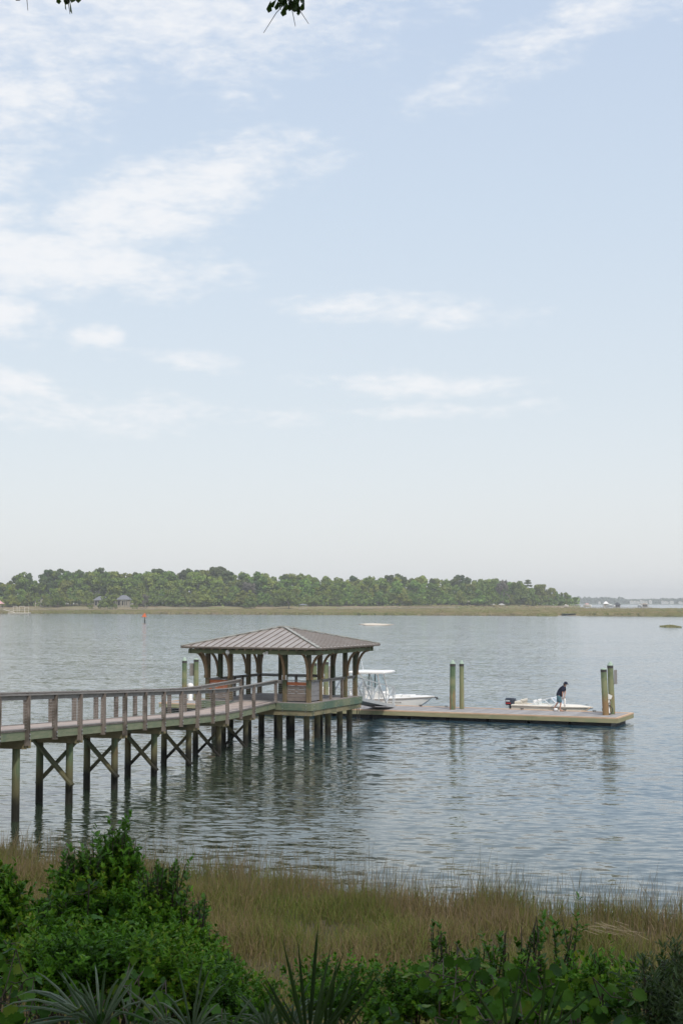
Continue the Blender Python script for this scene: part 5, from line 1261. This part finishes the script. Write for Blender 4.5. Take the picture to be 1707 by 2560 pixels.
vine('large leaved vine in the lower left corner under the silvery palmetto', [B_(60, 2540, 9.5, .26, .14), B_(200, 2520, 9.4, .2, .12), B_(30, 2460, 10.5, .26, .2)], 90, .115)
vine('vine with big leaves climbing the middle of the left shrubs', [B_(270, 2315, 14.6, .14, .06), B_(150, 2380, 13, .3, .2), B_(210, 2210, 15.4, .2, .08), B_(60, 2350, 13.4, .3, .2)], 80, .12)
vine('few broad vine leaves between the two silvery palmettos', [B_(370, 2520, 9.2, .2, .10), B_(330, 2440, 10., .16, .06), B_(560, 2550, 9, .16, .06)], 44, .115)
# palmettos: fan fronds of long blades
def fan(P, axis, nrm_, spread, L, n, droop, w_):
    P = np.array(P, float); ax = norm(np.array(axis, float)); nr_ = norm(np.array(nrm_, float)); sd_ = np.cross(nr_, ax)
    Vs = []; Fs = []; o_ = 0
    for a in np.linspace(-spread, spread, n):
        a = a + rng.normal() * .07
        if rng.random() < .1: continue
        d_ = ax * math.cos(a) + sd_ * math.sin(a); sdv = norm(np.cross(nr_, d_)); l = L * rng.uniform(.62, 1.12) * (1 - .25 * (abs(a) / spread) ** 2); tw = nr_ * rng.normal() * .2
        dr = droop * rng.uniform(.2, 2.0)
        for i, u in enumerate((.06, .3, .55, .8, 1.0)):
            c = P + d_ * l * u + tw * l * u - np.array([0, 0, dr * l * u ** 2.3]) - nr_ * 0; ww = w_ * (.30, .95, 1., .62, .04)[i] * .5
            Vs += [c - sdv * ww, c + nr_ * ww * .5, c + sdv * ww]
        for i in range(4):
            b = o_ + i * 3; Fs += [(b, b + 1, b + 4, b + 3), (b + 1, b + 2, b + 5, b + 4)]
        o_ += 15
    return Vs, Fs
def palmetto(label, px, py, d, fronds, m):
    x, y, z = at(px, py, d); g0 = float(gz(x, y)); t = thing('palmetto', label, 'palmetto', (x, y, g0), 'palmettos along the bottom edge')
    del t['group']
    for (dx, dy, dz, ax, nr_, spread, L, n, droop, w_) in fronds:
        P = (x + dx, y + dy, z + dz); V, F = fan(P, ax, nr_, spread, L, n, droop, w_)
        fo = put('frond', MB().add(V, F), m, t)
        put('stalk', MB().tube([(x + dx * .1, y + dy * .1, g0 - .05), (x + dx * .6, y + dy * .6, (g0 + z + dz) / 2), P], [.014, .011, .008], 6), 'stem', fo)
    return t
palmetto('dark spiky palmetto with stiff upright blades at the bottom centre', 770, 2635, 8.6, [(0, 0, 0, (.05, .1, 1), (0, -1, .1), .60, .70, 12, .02, .021), (.1, .1, -.05, (.5, 0, 1), (.1, -1, .3), .5, .62, 8, .05, .02), (-.12, .15, -.1, (-.35, .2, 1), (0, -1, .2), .5, .5, 8, .12, .02), (.02, .25, -.08, (.15, .3, 1), (.4, -.9, .1), .6, .6, 9, .06, .018)], 'palmdark')
palmetto('silvery palmetto with arching blades beside the spiky dark one', 690, 2590, 9.2, [(-.06, .1, 0, (-.1, 0, 1), (.4, -.9, .3), 1.1, .44, 22, .45, .017), (.1, .2, .02, (.5, .1, .8), (-.3, -.8, .5), .8, .42, 16, .5, .016)], 'palm')
palmetto('silvery palmetto with arching blades between the left and centre clumps', 480, 2590, 8.8, [(0, 0, 0, (.05, 0, 1), (.5, -.8, .3), 1.1, .50, 26, .42, .016), (-.14, .1, -.02, (-.6, 0, .8), (-.2, -.8, .6), .8, .44, 17, .55, .016), (.2, .1, -.06, (.6, .1, .8), (.3, -.7, .6), .9, .4, 18, .55, .016), (.05, -.1, -.1, (.2, -.4, .9), (.1, -.8, .6), .8, .36, 14, .6, .015)], 'palm')
palmetto('large pale palmetto fans spreading at the lower left', 250, 2600, 9.2, [(0, 0, .06, (-.1, 0, 1), (.5, -.8, .3), 1.0, .60, 26, .28, .019), (-.12, .1, .1, (-.9, 0, .55), (.2, -.7, .7), .7, .64, 17, .34, .018), (.16, .15, .0, (.55, .1, .9), (-.2, -.8, .5), .8, .5, 16, .4, .018), (-.05, -.15, -.06, (-.3, -.3, .9), (.2, -.8, .6), .8, .4, 14, .55, .017)], 'palm')
palmetto('green palmetto stalks standing in the vines at the lower right', 1270, 2610, 8.2, [(0, 0, 0, (-.1, 0, 1), (0, -1, .2), .7, .5, 7, .05, .017), (.2, .1, 0, (.5, 0, 1), (0, -1, .3), .6, .5, 6, .08, .017)], 'palmdark')

# ------------------------------------------------------------------ live oak over the viewpoint
t = thing('live_oak', 'large live oak whose leafy twig tips hang into the top edge', 'tree', (-6.5, -6.5, 5.2))
tk = MB().tube([(-6.5, -6.5, 4.6), (-6.3, -6.2, 8), (-5.4, -5.2, 11)], [.55, .45, .38], 12)
for (x, y, z) in ((0, 2, 14.5), (4, -4, 15), (-9, 0, 14), (-3, -10, 15), (6, 4, 14.6), (-4, 5, 14.5), (-12, -8, 14)):
    tk.tube([(-5.4, -5.2, 10.8), (-5.4 * .5 + x * .5, -5.2 * .5 + y * .5, 13), (x, y, z)], [.28, .17, .05], 8)
put('trunk', tk, 'bark', t)
n = 42000; a = rng.uniform(0, 6.28, n); r = 13.5 * np.sqrt(rng.random(n)); P = np.stack([r * np.cos(a) - 1, r * np.sin(a) - 3.5, 14.6 + rng.normal(size=n) * 1.3 + 1.6 * (1 - (r / 13.5) ** 2)], 1)
n2 = 26000; P2 = np.stack([rng.uniform(-22, 22, n2), rng.uniform(-20, -8, n2), rng.uniform(5.5, 15, n2)], 1)      # unseen leaf mass added behind the viewpoint to darken the foreground
P = np.concatenate([P, P2]); P = P[P[:, 2] > 6.6 + .47 * np.maximum(P[:, 1], 0) + .9 * (P[:, 1] > -6)]; n = len(P)
V, F = scatter(LEAF, LEAFF, P, rdir(n), rdir(n) * .8 + [0, 0, 1], rng.uniform(.22, .42, n))
bulk('crown', V, F, 'oakleaf', t)
OL = [(0, 0, 0), (.4, .12, .03), (.78, .24, .03), (1, 0, -.03), (.78, -.24, .03), (.4, -.12, .03)]
def twig(px, py, d, nleaf, spread, strands):
    x, y, z = at(px, py, d); top = Vector((x * .95, y - .8, z + 2.6)); mb = MB().tube([top, Vector((x, y - .2, z + 1.2)), Vector((x, y, z + .25)), Vector((x, y, z + .12))], [.014, .009, .005, .003], 6)
    for (dx, dz) in strands: mb.tube([Vector((x, y, z + .16)), Vector((x + dx * .5, y, z + .1 + dz * .45)), Vector((x + dx, y, z + dz))], [.004, .003, .002], 5)
    put('twig', mb, 'bark', t)
    P = np.array([x, y, z + .15]) + rng.normal(size=(nleaf, 3)) * [spread, .05, spread * .55] + [0, 0, .04]; X = np.stack([rng.normal(size=nleaf) * .5, rng.normal(size=nleaf) * .3, -np.ones(nleaf)], 1)
    V, F = scatter(OL, LEAFF, P, X, rdir(nleaf) + [0, -1, 0], rng.uniform(.07, .11, nleaf)); bulk('twig_leaves', V, F, 'oakleaf', t)
twig(722, 50, 10.5, 44, .06, [(-.19, -.10), (.15, -.03), (.05, -.05)])
twig(166, 42, 10.5, 13, .045, [(.03, .02)])
twig(64, 26, 10.5, 11, .05, [(.02, .0)])

# ------------------------------------------------------------------ air between here and the far shore
hz = bpy.data.materials.new('haze_air'); hz.use_nodes = True; q = NT(hz.node_tree); q.n.remove(q.n['Principled BSDF'])
pv = q.node('ShaderNodeVolumePrincipled'); pv.inputs['Color'].default_value = (.97, .985, 1, 1); pv.inputs['Density'].default_value = 1.85e-4; pv.inputs['Anisotropy'].default_value = 0.
q.l.new(pv.outputs[0], q.n['Material Output'].inputs['Volume'])
mb = MB().box((0, 2650, 15), (9000, 5500, 72)); ho = put('haze', mb, hz, kind='stuff')
